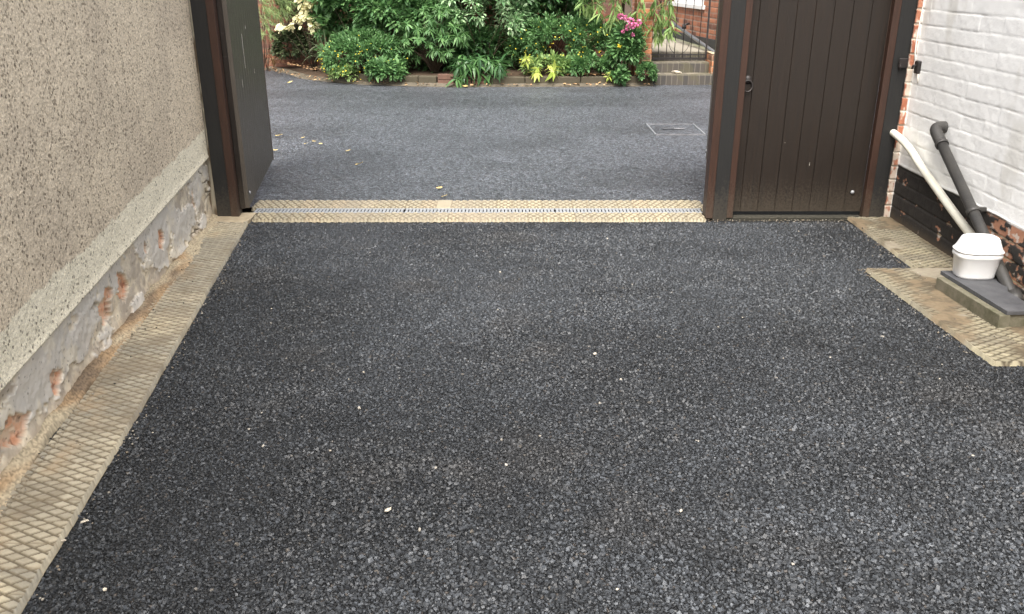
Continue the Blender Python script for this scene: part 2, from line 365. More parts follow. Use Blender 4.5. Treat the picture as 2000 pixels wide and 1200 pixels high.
# the rolled-in angular stones themselves: jittered, tilted, faceted chips half sunk in the binder
def aggregate(y0, y1, cell, seed, dens=1.0):
    r = np.random.default_rng(seed)
    gx, gy = np.meshgrid(np.arange(-1.75, 2.55, cell), np.arange(y0, y1, cell))
    x = (gx + r.uniform(-.6, .6, gx.shape) * cell).ravel(); y = (gy + r.uniform(-.6, .6, gx.shape) * cell).ravel()
    rb = np.where(y > 4.375, 2.172, np.where(y > 3.193, 1.892 + (4.372 - y) * .061, 2.6))
    k = (x > edgex(y) - .002) & (x < rb) & (y < 5.345); x = x[k]; y = y[k]
    n = len(x); fine = sstep(.42, .62, fbm(x * 2.1, y * 2.1, 51, 4))
    L = cell / dens * r.uniform(.42, 1.0, n) * np.where(r.random(n) < .12, 1.25, 1) * (1 - .33 * fine * r.random(n)); W_ = L * r.uniform(.55, 1, n); Hh = L * r.uniform(.45, .85, n)
    c = np.array([(a, b_, d) for d in (-1, 1) for b_ in (-1, 1) for a in (-1, 1)], float)
    P = c[None] * np.stack([L, W_, Hh], -1)[:, None] * .62
    P = P * r.uniform(.62, 1.12, P.shape); P[:, 4:, :2] *= r.uniform(.45, 1, (n, 1, 1))
    a = r.uniform(0, 2 * np.pi, n); tx = r.normal(0, .38, n) * (1 - .45 * fine); ty = r.normal(0, .38, n) * (1 - .45 * fine)
    def rot(P, ang, i, j):
        co, si = np.cos(ang)[:, None], np.sin(ang)[:, None]; Q = P.copy(); Q[..., i] = P[..., i] * co - P[..., j] * si; Q[..., j] = P[..., i] * si + P[..., j] * co; return Q
    P = rot(rot(rot(P, a, 0, 1), tx, 1, 2), ty, 0, 2)
    zb, cb = tarmac(x, y)
    P += np.stack([x, y, zb - .0125 + r.uniform(-.001, .0022, n) - Hh * .18], -1)[:, None]
    q = np.array([(4, 5, 7, 6), (0, 1, 5, 4), (1, 3, 7, 5), (3, 2, 6, 7), (2, 0, 4, 6)])
    F_ = (q[None] + (np.arange(n) * 8)[:, None, None]).reshape(-1, 4)
    t = r.random(n); g = (.40 + .85 * t ** 1.5) * (1 if dens < 1.2 else .62)
    col = cb * g[:, None]; wm = r.random(n) > .996; col[wm] = (.10, .09, .078); br = r.random(n) > .9996; col[br] = (.38, .35, .30)
    tag(np_mesh('asphalt_driveway', P.reshape(-1, 3), F_, M['stone'], col=np.repeat(col, 8, 0), smooth=False), kind='structure')
aggregate(1.28, 3.0, .0124, 5); aggregate(3.0, 4.1, .0120, 7); aggregate(4.1, 5.345, .0112, 6); aggregate(1.28, 4.6, .0112, 9, 1.8)
# the drive behind the camera and the strips beyond the frame
xs = np.arange(-2.4, 2.7, .03); ys = np.arange(-4, 1.27, .03)
Y, X = np.meshgrid(ys, xs, indexing='ij'); z = -.012 + .004 * fbm(X * 5, Y * 5, 3, 2)
c = np.full(X.shape + (3,), .05)
tag(np_mesh('asphalt_driveway', np.stack([X, Y, z], -1).reshape(-1, 3), grid_faces(len(ys), len(xs), True), M['asphalt_far'], col=c.reshape(-1, 3)), kind='structure')
# yard beyond the gate
xs = np.arange(-7, 5.5, .022); ys = np.arange(5.70, 14.9, .022)
Y, X = np.meshgrid(ys, xs, indexing='ij')
z = -.008 + .012 * (fbm(X * .9, Y * .9, 5, 3) - .5) + .005 * (fbm(X * 9, Y * 9, 8, 3) - .5) + .0022 * h2(np.floor(X / .022), np.floor(Y / .022), 3)
sh = .105 * (.82 + .36 * sstep(.3, .7, fbm(X * .9, Y * 1.5, 15, 4))) * (.7 + .6 * h2(np.floor(X / .022), np.floor(Y / .022), 13))  # base grey raised above the near drive to stand in for distant sheen
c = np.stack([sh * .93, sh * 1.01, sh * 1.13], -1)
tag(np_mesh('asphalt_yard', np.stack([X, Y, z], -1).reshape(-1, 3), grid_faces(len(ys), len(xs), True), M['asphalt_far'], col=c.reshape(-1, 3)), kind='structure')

def diamond(u, v, lu, lv, gw=.10):
    """groove mask (0 in the groove, 1 on the diamond); lu x lv is one diamond"""
    a = u / lu + v / lv; b = u / lu - v / lv
    da = np.abs(a - np.round(a)); db = np.abs(b - np.round(b))
    return sstep(gw * .35, gw, np.minimum(da, db)), np.round(a - .5), np.round(b - .5)

# left border: stable pavers laid across
ts = np.arange(0, .235, .0032); ys = np.arange(1.2, 5.335, .0036)
Yg, T = np.meshgrid(ys, ts, indexing='ij')
ed = edgex(Yg) + .004 * (vnoise(Yg * 10, Yg * 0, 3) - .5); X = ed - T
blk = np.floor(Yg / .105); fy = Yg / .105 - blk
row = np.floor(T / .212)
dm, ia, ib = diamond(T + .01, Yg, .070, .038, .17)
joint = sstep(.0, .05, np.minimum(fy, 1 - fy)) * sstep(0, .004, np.abs(T - .212)) * sstep(0, .004, T)
wearn = fbm(X * 6, Yg * 6, 77, 4)
edm = (1 - sstep(.005, .009, T)) + (1 - sstep(.0, .006, .21 - T)) * 0; dm = np.maximum(dm, np.clip(edm, 0, 1))
z = .004 + .0055 * dm * (.5 + .6 * wearn) + .003 * joint + .003 * (h2(blk, row, 7) - .5) + .006 * (fbm(Yg * 2, T * 0, 5, 2) - .5)
z = np.where(T < .0034, z - .02, z)
tone = h2(blk, row, 4); dt = h2(ia, ib, 8)
base = mixc((.42, .375, .28), (.30, .28, .225), tone); base = mixc(base, (.50, .44, .31), sstep(.55, .8, fbm(X * 2, Yg * 2, 15, 3)))
base = base * (.86 + .28 * dt)[..., None]
base = mixc(base, (.085, .066, .042), (1 - dm) * .88); base = mixc(base, (.17, .13, .08), (1 - joint) * .6)
base = mixc(base, (.15, .12, .085), .55 * sstep(.5, .72, fbm(X * 5, Yg * 4, 35, 5)))
base = mixc(base, (.36, .26, .155), .6 * sstep(.45, .75, fbm(X * 9, Yg * 5, 33, 4)) * sstep(.08, .2, T))
tag(np_mesh('paving', np.stack([X, Yg, z], -1).reshape(-1, 3), grid_faces(len(ys), len(ts), False), M['paver'], col=base.reshape(-1, 3)), kind='structure')

# sandy dirt washed against the left wall
ts = np.arange(-.05, .2, .006); ys = np.arange(1.0, 5.42, .008)
Yg, T = np.meshgrid(ys, ts, indexing='ij'); X = wallx(Yg) + T
wd = .075 + .10 * (fbm(Yg * 2.2, T * 0 + 3, 41, 4) - .5)
n = fbm(X * 14, Yg * 14, 43, 4)
z = .012 + .018 * (1 - sstep(0, 1, (T + .02) / wd)) - .035 * sstep(.75, 1.25, (T + .04 * (n - .5)) / wd) + .006 * (n - .5) + .003 * (h2(np.floor(X * 160), np.floor(Yg * 160), 3) - .5)
c = mixc((.34, .235, .135), (.17, .125, .085), sstep(.3, .7, fbm(X * 9, Yg * 4, 47, 4))); c = mixc(c, (.40, .335, .23), sstep(.42, .6, fbm(X * 6, Yg * 2, 49, 3)))
c = c * (.6 + .8 * h2(np.floor(X * 160), np.floor(Yg * 160), 5))[..., None]
tag(np_mesh('dirt', np.stack([X, Yg, z], -1).reshape(-1, 3), grid_faces(len(ys), len(ts), True), M['dirt'], col=c.reshape(-1, 3)), kind='structure')

# right border pavers: a far bay beside the wall and a near bay stepping out round the gully
def right_bay(x0f, y0, y1, x1=2.46, seed=0):
    ts = np.arange(0, 1.0001, .006); ys = np.arange(y0, y1, .0045)
    Yg, T = np.meshgrid(ys, ts, indexing='ij'); x0 = x0f(Yg); X = x0 + T * (x1 - x0); D = X - x0
    blk = np.floor(Yg / .105); fy = Yg / .105 - blk; row = np.floor(D / .212)
    dm, ia, ib = diamond(D + .01, Yg, .070, .038, .20)
    joint = sstep(0, .05, np.minimum(fy, 1 - fy)) * sstep(0, .004, np.abs(D - .212))
    dm = np.maximum(dm, 1 - sstep(.010, .018, D))
    mud = sstep(.40, .68, fbm(X * 6, Yg * 4, 101 + seed, 4) + (.75 if seed == 2 else .45) * (D - .17))
    z = .003 + .005 * dm + .003 * joint + .003 * (h2(blk, row, 7 + seed) - .5)
    z = z * (1 - mud) + mud * (.008 + .006 * fbm(X * 20, Yg * 20, 9, 3))
    z = np.where((T < .008) | (Yg < y0 + .005), z - .02, z)
    base = mixc((.27, .245, .17), (.18, .165, .125), h2(blk, row, 4 + seed)) * (.85 + .3 * h2(ia, ib, 8))[..., None]
    base = mixc(base, (.035, .028, .018), (1 - dm) * .95)
    n = fbm(X * 18, Yg * 18, 12, 4)
    md = mixc((.06, .046, .03), (.17, .125, .078), sstep(.3, .7, n)); md = mixc(md, (.27, .24, .185), sstep(.64, .72, fbm(X * 4 + 3, Yg * 4, 19 + seed, 3)))
    base = mixc(base, md, mud * .92)
    return tag(np_mesh('paving', np.stack([X, Yg, z], -1).reshape(-1, 3), grid_faces(len(ys), len(ts), True), M['paver'], col=base.reshape(-1, 3)), kind='structure')
right_bay(lambda y: 2.165 + 0 * y, 4.375, 5.40, seed=1)
right_bay(lambda y: 1.889 + (4.372 - y) * .061 + .0 * y, 3.19, 4.372, seed=2)

# threshold bands of buff pavers either side of the drain
def band(y0, y1, seed):
    xs = np.arange(-1.665 if seed == 1 else -1.75, 1.245 if seed == 1 else 1.30, .0045); ys = np.arange(y0, y1, .0055)
    Yg, X = np.meshgrid(ys, xs, indexing='ij'); V_ = Yg - y0
    blk = np.floor(X / .1025); fx = X / .1025 - blk
    plain = h2(blk, blk * 0, 55 + seed) < .03
    dm, ia, ib = diamond(X, V_ + .01, .047, .084, .19)
    dm = np.where(plain, 1, dm)
    joint = sstep(0, .07, np.minimum(fx, 1 - fx))
    z = .004 + .004 * dm + .002 * joint + .002 * (h2(blk, blk * 0, 5 + seed) - .5)
    dm = np.maximum(dm, 1 - sstep(.006, .012, np.minimum(V_, y1 - y0 - V_)))
    z = np.where((V_ < .006), z - .02, z)
    base = mixc((.36, .32, .225), (.29, .265, .20), h2(blk, blk * 0, 3 + seed)); base = mixc(base, (.37, .30, .21), (h2(blk, blk * 0, 13 + seed) > .85) * .5)
    base = mixc(base, (.085, .068, .042), (1 - dm) * .9); base = mixc(base, (.12, .095, .06), (1 - joint) * .7)
    base = mixc(base, (.24, .21, .165), .5 * sstep(.45, .7, fbm(X * 3, Yg * 3, 66, 4)))
    return tag(np_mesh('paving', np.stack([X, Yg, z], -1).reshape(-1, 3), grid_faces(len(ys), len(xs), True), M['buff'], col=base.reshape(-1, 3)), kind='structure')
band(5.345, 5.512, 1); band(5.628, 5.835, 2)

# mortar haunch at the foot of the left post and the strip under the door
b = MB(); b.prism([(-1.93, 5.30), (-1.70, 5.26), (-1.675, 5.33), (-1.675, 5.50), (-1.93, 5.50)], -.02, .013, .006)
tag(b.build('mortar_haunch', M['concrete']), 'pale mortar haunch at the foot of the left black gate post', 'mortar')
b = MB(); b.box((1.30, 5.41, -.03), (2.40, 5.62, .002), .004)
tag(b.build('door_threshold', M['grime']), 'dirty concrete strip under the closed brown boarded door', 'threshold')

# drain channel
dr = empty('drain_channel', (0, 5.57, 0)); tag(dr, 'long galvanised slotted drain channel across the gateway', 'drain')
b = MB(); b.box((-1.72, 5.512, -.07), (1.27, 5.628, -.03)); b.box((-1.72, 5.508, -.07), (1.27, 5.514, .004)); b.box((-1.72, 5.626, -.07), (1.27, 5.632, .004))
ch = b.build('channel', M['darkvoid'], dr); ch.location = (0, -5.57, 0)
g = MB()
for (a0, a1) in ((-1.71, -.715), (-.711, .284), (.288, 1.262)):
    g = MB(); g.box((a0, 5.515, .001), (a1, 5.534, .006)); g.box((a0, 5.606, .001), (a1, 5.625, .006))
    xx = a0 + .004
    while xx < a1 - .012:
        g.box((xx, 5.5341, .001), (xx + .0168, 5.6059, .0058)); xx += .0236
    q = g.build('grating', M['galv'], dr); q.location = (0, -5.57, 0)

# ================================================================ LEFT WALL
lw = empty('rendered_wall', (wallx(3.5), 3.5, 0)); tag(lw, 'tall pebbledashed wall with crumbling grey plinth along the left side', 'wall')
def topz(y): return .27 + .0405 * (y - 2.447)
def bandz(y): return .45 + .0405 * (y - 2.533) + .0
def put(o): o.location = -Vector((wallx(3.5), 3.5, 0)); return o
cols_dark = (.105, .085, .062)
def roughcast(x, z, y_fade, pale):
    f1, f2, cx, cz, _, _ = worley(x / .0072, z / .0072, 5)
    n = fbm(x * 160, z * 160, 6, 2); big = fbm(x * 2.4, z * 2.4, 9, 4); md = fbm(x * 28, z * 28, 10, 2)
    g1, g2, gx, gz, _, _ = worley(x / .0095 + .5 * n, z / .0105 + .5 * n, 35)
    hole = (h2(gx, gz, 31) > .80 - .42 * (big - .5) - .5 * (md - .5)) * (1 - sstep(.22, .52, g1)) * (.55 + .45 * h2(gx, gz, 33))
    hole = hole * (1 - .6 * pale)
    h = .0022 * h2(cx, cz, 3) * sstep(0, .5, f2 - f1) + .0012 * n + .002 * md 
    tone = h2(cx, cz, 12)
    c = mixc((.64, .54, .40), (.82, .705, .54), tone); c = mixc(c, (.54, .455, .35), .45 * sstep(.45, .65, big))
    c = mixc(c, mixc((.92, .85, .67), (.82, .75, .58), tone), pale)
    return h, c
ys = np.arange(1.6, 5.425, .0045); zs = np.arange(0, 1, 1 / 330.)
Yg, T = np.meshgrid(ys, zs, indexing='ij'); Z = topz(Yg) + T * (1.52 - topz(Yg))
pale = 1 - sstep(-.006, .006, Z - bandz(Yg) + .05 * (fbm(Yg * 14, Z * 14, 18, 4) - .5) + .0 * Z)
h, c = roughcast(Yg, Z, 0, pale)
out = .016 + .005 * np.exp(-((Z - topz(Yg)) / .03) ** 2) + h           # bell-cast lip
out = np.where(T < .004, .0, out)
endf = sstep(5.405, 5.425, Yg + .012 * fbm(Yg * 0, Z * 9, 3, 3)); out = out - .03 * endf
X = wallx(Yg) + out
put(np_mesh('render_coat', np.stack([X, Yg, Z], -1).reshape(-1, 3), grid_faces(len(ys), len(zs), False), M['roughcast'], lw, c.reshape(-1, 3), aux=pale))
def slab_y(name, y0, y1, z0, z1, off, thick, step, matk, parent, fn):
    yy = np.arange(y0, y1 + step * .5, step); zz = np.arange(z0, z1 + step * .5, step)
    Yg, Z = np.meshgrid(yy, zz, indexing='ij'); h, c = fn(Yg, Z); X = wallx(Yg) + off + h
    return np_mesh(name, np.stack([X, Yg, Z], -1).reshape(-1, 3), grid_faces(len(yy), len(zz), False), M[matk], parent, c.reshape(-1, 3))
put(slab_y('render_coat', 1.6, 5.41, 1.515, 3.3, .022, 0, .03, 'roughcast', lw, lambda y, z: roughcast(y, z, 0, z * 0)))
put(slab_y('render_coat', -4.0, 1.61, 0, 3.3, .022, 0, .04, 'roughcast', lw, lambda y, z: roughcast(y, z, 0, z * 0)))
# solid core of the wall
b = MB(); b.prism([(wallx(-4) - .3, -4), (wallx(-4) - .06, -4), (wallx(5.42) - .06, 5.42), (wallx(5.42) - .3, 5.42)], -.05, 3.3)
put(b.build('masonry_core', M['concrete'], lw))
# plinth with missing chunks
ys = np.arange(1.9, 5.43, .0036); ts = np.arange(0, 1.0001, 1 / 110.)
Yg, T = np.meshgrid(ys, ts, indexing='ij'); Z = -.03 + T * (topz(Yg) + .035)
n1 = fbm(Yg * 4.5, Z * 7, 201, 5); n2 = fbm(Yg * 22, Z * 22, 203, 4); low = 1 - Z / .33
chunk = sstep(.52, .57, n1 + .22 * low * low + .10 * (n2 - .5) - .04)
deep = np.zeros(Yg.shape)
PLB = ((3.42, .155, .085, .07), (3.66, .155, .07, .08), (4.27, .20, .06, .05), (4.03, .235, .02, .035), (2.83, .10, .055, .045), (2.47, .09, .10, .05), (5.0, .22, .03, .06))
for (yy, zz, sy, sz) in PLB:
    d = np.sqrt(((Yg - yy) / sy) ** 2 + ((Z - zz) / sz) ** 2) + 1.5 * (n2 - .5) + .9 * (fbm(Yg * 9, Z * 9, 241, 4) - .5)
    deep = np.maximum(deep, 1 - sstep(.82, .98, d))
crack = 1 - sstep(0, .022, np.abs(fbm(Yg * 2.4 + 9, Z * 5, 221, 4) - .5))
crack = crack * sstep(.52, .62, fbm(Yg * 1.7, Z * 1.7, 223, 3))
out = .016 * (fbm(Yg * 7, Z * 9, 205, 4) - .5) + .010 * (n2 - .5) - .010 * chunk - .022 * deep - .014 * crack + .03 * sstep(.75, 1.05, low) * fbm(Yg * 5, Z * 2, 207, 3)
grey = mixc((.74, .69, .61), (.56, .53, .475), fbm(Yg * 5, Z * 9, 209, 4)); grey = mixc(grey, (.82, .74, .58), .6 * sstep(.5, .7, fbm(Yg * 11, Z * 8, 211, 4)))
sand = mixc((.80, .69, .50), (.40, .32, .23), sstep(.35, .65, n2))
brk = mixc((.74, .34, .19), (.78, .52, .36), fbm(Yg * 30, Z * 30, 213, 3)); brk = mixc(brk, (.30, .11, .06), sstep(.55, .68, fbm(Yg * 40, Z * 40, 217, 2)) * .8)
brk = mixc(brk, (.62, .52, .38), sstep(.55, .65, n2) * .6)
c = mixc(grey, sand, chunk * .6); c = mixc(c, (.78, .66, .50), sstep(.02, .3, deep) * .7); c = mixc(c, brk, sstep(.35, .85, deep) * (.55 + .4 * sstep(.4, .6, fbm(Yg * 26, Z * 26, 251, 3))))
c = mixc(c, (.09, .075, .055), crack * .75)
spk = (fbm(Yg * 80, Z * 80, 219, 2) > .80); c = mixc(c, (.13, .11, .085), spk * .6)
c = mixc(c, (.40, .27, .15), .7 * sstep(.8, 1.1, low + .2 * (n1 - .5)))
X = wallx(Yg) + out
put(np_mesh('plinth', np.stack([X, Yg, Z], -1).reshape(-1, 3), grid_faces(len(ys), len(ts), False), M['plinth'], lw, c.reshape(-1, 3)))
# ragged mortar return between the wall end and the post
xs = np.arange(-1.955, -1.896, .004); zs = np.arange(-.02, 3.2, .006)
Z, X = np.meshgrid(zs, xs, indexing='ij'); n = fbm(X * 60, Z * 14, 231, 4)
Yr = 5.432 - .012 * n - .01 * sstep(.5, .7, fbm(X * 30 + 4, Z * 6, 233, 3))
c = mixc((.40, .36, .28), (.16, .12, .08), sstep(.45, .6, fbm(X * 50, Z * 5, 235, 4)))
put(np_mesh('mortar_joint', np.stack([X, Yr, Z], -1).reshape(-1, 3), grid_faces(len(zs), len(xs), True), M['plinth'], lw, c.reshape(-1, 3)))

# ================================================================ RIGHT WALL (painted brick)
BX = 2.44
rw = empty('painted_brick_wall', (BX, 4, 0)); tag(rw, 'white painted brick wall with black tarred base and bare brick end', 'wall')
def putr(o): o.location = (-BX, -4, 0); return o
CZ, CL = .0853, .236
def bricks(u, z, seed=0):
    wob = .010 * (fbm(u * 3, z * 3, 301 + seed, 3) - .5); zz = z + wob + .002
    r = np.floor(zz / CZ); fz = zz / CZ - r
    uu = u + .02 * (h2(r, r * 0, 303) - .5) + (r % 2) * CL * .5
    b_ = np.floor(uu / CL); fu = uu / CL - b_
    rag = .003 * (fbm(u * 40, z * 40, 305, 3) - .5)
    dz = np.minimum(fz, 1 - fz) * CZ + rag; du = np.minimum(fu, 1 - fu) * CL + rag
    return r, b_, dz, du
ys = np.arange(2.9, 5.401, .0045); zs = np.arange(-.03, 1.53, .0045)
Yg, Z = np.meshgrid(ys, zs, indexing='ij')
r, b_, dz, du = bricks(-Yg, Z)
face = sstep(.001, .012, dz) * (.75 + .25 * sstep(.001, .010, du))
crease = (1 - sstep(.0, .0042, np.abs(dz - .002))) * sstep(.42, .60, fbm(Yg * 7, Z * 12, 311, 3))
n = fbm(Yg * 25, Z * 25, 313, 4)
h = (.0009 + .0018 * (Z < .35)) * face + .0024 * (n - .5) + .002 * (h2(r, b_, 3) - .5) + .004 * (fbm(Yg * 8, Z * 8, 315, 3) - .5) - .0012 * crease
tarline = .355 + .012 * (fbm(Yg * 5, Z * 0, 317, 3) - .5) + .012 * (Yg - 5.4)
tarm = 1 - sstep(-.003, .003, Z - tarline)
white = mixc((.93, .93, .91), (.88, .88, .86), fbm(Yg * 4, Z * 4, 319, 4)); white = mixc(white, (.60, .58, .52), .45 * sstep(.6, .75, fbm(Yg * 5 + 7, Z * 1.5, 321, 4)))
white = mixc(white, (.52, .50, .47), crease * .42)
peel = sstep(.50, .56, fbm(Yg * 12, Z * 17, 331, 5) + .30 * sstep(4.7, 3.9, Yg) - .22 + .1 * (1 - face))
tar = mixc((.026, .024, .023), (.05, .045, .04), n)
raw = mixc((.34, .15, .09), (.46, .25, .16), fbm(Yg * 30, Z * 30, 325, 3)); raw = mixc(raw, (.55, .50, .44), (fbm(Yg * 24, Z * 24, 327, 3) > .62) * .8); raw = mixc(raw, (.05, .04, .035), crease * .8)
lowc = mixc(tar, raw, peel); lowc = mixc(lowc, (.16, .12, .08), .5 * sstep(.09, .0, Z + .04 * n))
c = mixc(white, lowc, tarm)
h = h - .0025 * tarm * peel + .003 * np.exp(-((Z - tarline - .006) / .006) ** 2)
k = int(np.searchsorted(zs, .355))
X = BX - h
P = np.stack([X, Yg, Z], -1)
ku = k - 8
up = P[:, k + 8:]; lo = P[:, :k + 9]
# the painted face is one skin: white above, tar below, split at the paint line
putr(np_mesh('white_brickwork', up.reshape(-1, 3), grid_faces(up.shape[0], up.shape[1], True), M['whitewall'], rw, c[:, k + 8:].reshape(-1, 3)))
putr(np_mesh('tarred_base', lo.reshape(-1, 3), grid_faces(lo.shape[0], lo.shape[1], True), M['brick'], rw, c[:, :k + 9].reshape(-1, 3)))
def whitefar(y0, y1, z0, z1, st):
    ys = np.arange(y0, y1 + st * .5, st); zs = np.arange(z0, z1 + st * .5, st); Yg, Z = np.meshgrid(ys, zs, indexing='ij')
    r, b_, dz, du = bricks(-Yg, Z); h = .006 * sstep(.001, .009, dz) * sstep(.001, .009, du)
    c = mixc((.80, .80, .79), (.72, .72, .70), fbm(Yg * 4, Z * 4, 319, 4)); c = mixc(c, (.03, .03, .03), 1.0 * (Z < .33))
    putr(np_mesh('white_brickwork', np.stack([BX - h, Yg, Z], -1).reshape(-1, 3), grid_faces(len(ys), len(zs), True), M['whitewall'], rw, c.reshape(-1, 3)))
whitefar(2.9, 5.39, 1.52, 3.3, .02); whitefar(-4, 2.905, -.03, 3.3, .03)
b = MB(); b.box((BX + .003, -4, -.05), (BX + .35, 5.398, 3.3)); putr(b.build('masonry_core', M['concrete'], rw))
# bare brick end, facing the drive beside the black post
xs = np.arange(2.392, BX + .006, .0035); zs = np.arange(-.03, 3.2, .0045); Z, X = np.meshgrid(zs, xs, indexing='ij')
rr = np.floor(Z / CZ); fz = Z / CZ - rr; dz = np.minimum(fz, 1 - fz) * CZ + .003 * (fbm(X * 50, Z * 50, 331, 3) - .5)
fc = sstep(.002, .008, dz); h = .007 * fc + .005 * (fbm(X * 30, Z * 30, 333, 3) - .5) + .006 * (h2(rr, rr * 0, 3) - .5)
red = mixc((.38, .14, .08), (.46, .20, .12), h2(rr, rr * 0, 9)); red = mixc(red, (.25, .08, .05), .5 * sstep(.5, .7, fbm(X * 30, Z * 30, 337, 3)))
mort = np.array((.50, .44, .35))
c = mixc(np.broadcast_to(mort, red.shape), red, fc)
paint = sstep(.47, .58, fbm(X * 26, Z * 15, 339, 4) + .10 * sstep(.45, .15, Z) + .06 * np.sin(Z * 9)); c = mixc(c, (.66, .60, .50), paint * .8)
edge = sstep(BX - .012, BX - .004, X + .006 * (fbm(X * 0, Z * 30, 341, 3) - .5)); c = mixc(c, (.72, .71, .67), edge)
c = mixc(c, (.035, .03, .028), (1 - sstep(2.395, 2.402, X + .008 * fbm(X * 0, Z * 20, 343, 3) - .003)) * 1.0)
putr(np_mesh('bare_brick_end', np.stack([X, 5.402 - h, Z], -1).reshape(-1, 3), grid_faces(len(zs), len(xs), True), M['brick'], rw, c.reshape(-1, 3)))
b = MB(); b.box((2.40, 5.404, -.05), (2.79, 5.75, 3.2)); putr(b.build('masonry_core', M['concrete'], rw))

# iron gate stay on the wall corner, with a limescale drip
st = empty('iron_wall_stay', (2.43, 5.36, .95)); tag(st, 'small rusty black iron stay fixed at the brick corner', 'bracket')
b = MB(); b.box((-.014, -.050, -.035), (.012, .0, .04), .008)
b.build('plate', M['iron'], st)
b = MB(); b.tube([(-.012, -.03, .01), (-.026, -.02, .012), (-.03, -.02, -.01)], .007, 8); b.build('arm', M['iron'], st)
b = MB(); b.tube([(-.003, -.055, -.035), (-.002, -.058, -.07), (0, -.056, -.095)], [.006, .004, .001], 6); b.build('drip_stain', M['drip'], st)
# timber hook block on the black post
b = MB(); b.box((2.335, 5.380, .94), (2.388, 5.398, 1.0), .006); b.tube([(2.342, 5.382, .965), (2.340, 5.370, .955), (2.341, 5.372, .93)], .004, 6)
tag(b.build('gate_hook', M['iron']), 'black iron hook block on the post right of the boarded door', 'hook')
# cable down the corner
b = MB(); b.tube([(BX - .013, 5.392, 1.7), (BX - .012, 5.392, 1.3), (BX - .014, 5.394, 1.22), (BX - .02, 5.388, 1.1), (BX - .016, 5.388, 1.03), (BX - .014, 5.38, .985)], .0035, 6)
tag(b.build('thin_cable', M['cable']), 'thin white cable running down the white wall corner', 'cable')

# ================================================================ GATE, POSTS, DOOR
def grooved(name, x0, x1, z0, z1, y_front, thick, pitch, mat_, parent, gw=.007, gd=.007, first=None):
    """board panel whose V grooves are cut into the front face"""
    bm = bmesh.new(); pr = [(x0, 0)]; g = x0 + (first if first else pitch)
    while g < x1 - .02:
        pr += [(g - gw / 2, 0), (g, gd), (g + gw / 2, 0)]; g += pitch
    pr.append((x1, 0))
    pts = [(x, y_front + d) for x, d in pr]
    back = [(x1, y_front + thick), (x0, y_front + thick)]
    ring = pts + back
    lo = [bm.verts.new((x, y, z0)) for x, y in ring]; hi = [bm.verts.new((x, y, z1)) for x, y in ring]
    n = len(ring)
    for i in range(n): bm.faces.new((lo[i], lo[(i + 1) % n], hi[(i + 1) % n], hi[i]))
    bm.faces.new(lo[::-1]); bm.faces.new(hi)
    bmesh.ops.recalc_face_normals(bm, faces=bm.faces)
    me = bpy.data.meshes.new(name); bm.to_mesh(me); bm.free()
    return link(name, me, mat_, parent)

HP = 2.15
lp = empty('gate_post', (-1.85, 5.45, 0)); tag(lp, 'black painted gate post with brown stop against the pebbledashed wall', 'post')
b = MB(); b.box((-.052, -.05, -.02), (.043, .06, HP), .004); b.build('post', M['black'], lp)
b = MB(); b.box((.0405, -.058, .0), (.089, -.010, HP), .003); b.build('stop_batten', M['brown'], lp)
b = MB(); b.box((.0405, -.0095, .0), (.082, .05, HP), .003); b.build('stop_batten', M['board'], lp)

def leaf(name, hinge, ang, length, label, flip=1):
    t = empty(name, (hinge[0], hinge[1], 0), ang); tag(t, label, 'gate', 'open pair of tall boarded gate leaves')
    # local +X runs along the leaf, local -Y is the side with boards
    p = grooved('board_panel', .008, length - .008, .055, 2.05, 0 if flip > 0 else .03, .024 if flip > 0 else .024, .107, M['leafboard'], t, .006, .004)
    b = MB(); b.box((0, .0245, .045), (length, .056, .20), .002); b.box((0, .0245, 1.0), (length, .056, 1.14), .002); b.box((0, .0245, 1.9), (length, .056, 2.06), .002)
    b.box((0, .0245, .2005), (.1, .056, .9995), .002); b.box((length - .1, .0245, .2005), (length, .056, .9995), .002)
    b.box((0, .0245, 1.1405), (.1, .056, 1.8995), .002); b.box((length - .1, .0245, 1.1405), (length, .056, 1.8995), .002)
    b.build('rear_frame', M['board'], t)
    b = MB(); b.box((-.002, -.004, .05), (.0075, .024, 2.055), .002); b.build('edge_strip', M['leafboard'], t)
    b = MB(); b.box((length - .0075, -.004, .05), (length + .002, .024, 2.055), .002); b.build('edge_strip', M['leafboard'], t)
    b = MB(); b.lathe([(.011, 0), (.012, .004), (.009, .008), (.004, .010)], n=12); q = b.build('bolt_head', M['galv'], t)
    q.rotation_euler = (R(90), 0, 0); q.location = (.07, -.001, .135)
    return t
def board_dir(a, b): return math.atan2(b[1] - a[1], b[0] - a[0])
Lh = (-1.712, 5.47); Lf = (-1.953, 7.02)
angL = board_dir(Lh, Lf)
# the boarded face must look toward the drive (+X side): build with local -Y on that side
gl = leaf('gate_leaf', Lh, angL, 1.55, 'wide gate leaf swung open on the left, scratched grey-brown boards')
for q_ in (((.50, -.0022, .98), (.506, -.001, 1.10)), ((.509, -.0022, .88), (.512, -.001, .985)), ((.30, -.0022, .78), (.302, -.001, .83)), ((.95, -.0022, .80), (.953, -.001, .83)), ((.72, -.0022, 1.12), (.723, -.001, 1.14))):
    b = MB(); b.box(*q_); b.build('paint_scratch', M['drip'], gl)
Rh = (1.262, 5.50); Rf = (1.585, 7.0)
angR = board_dir(Rf, Rh)
gr = leaf('gate_leaf', Rf, angR, 1.53, 'gate leaf swung open on the right, only its edge showing behind the post')

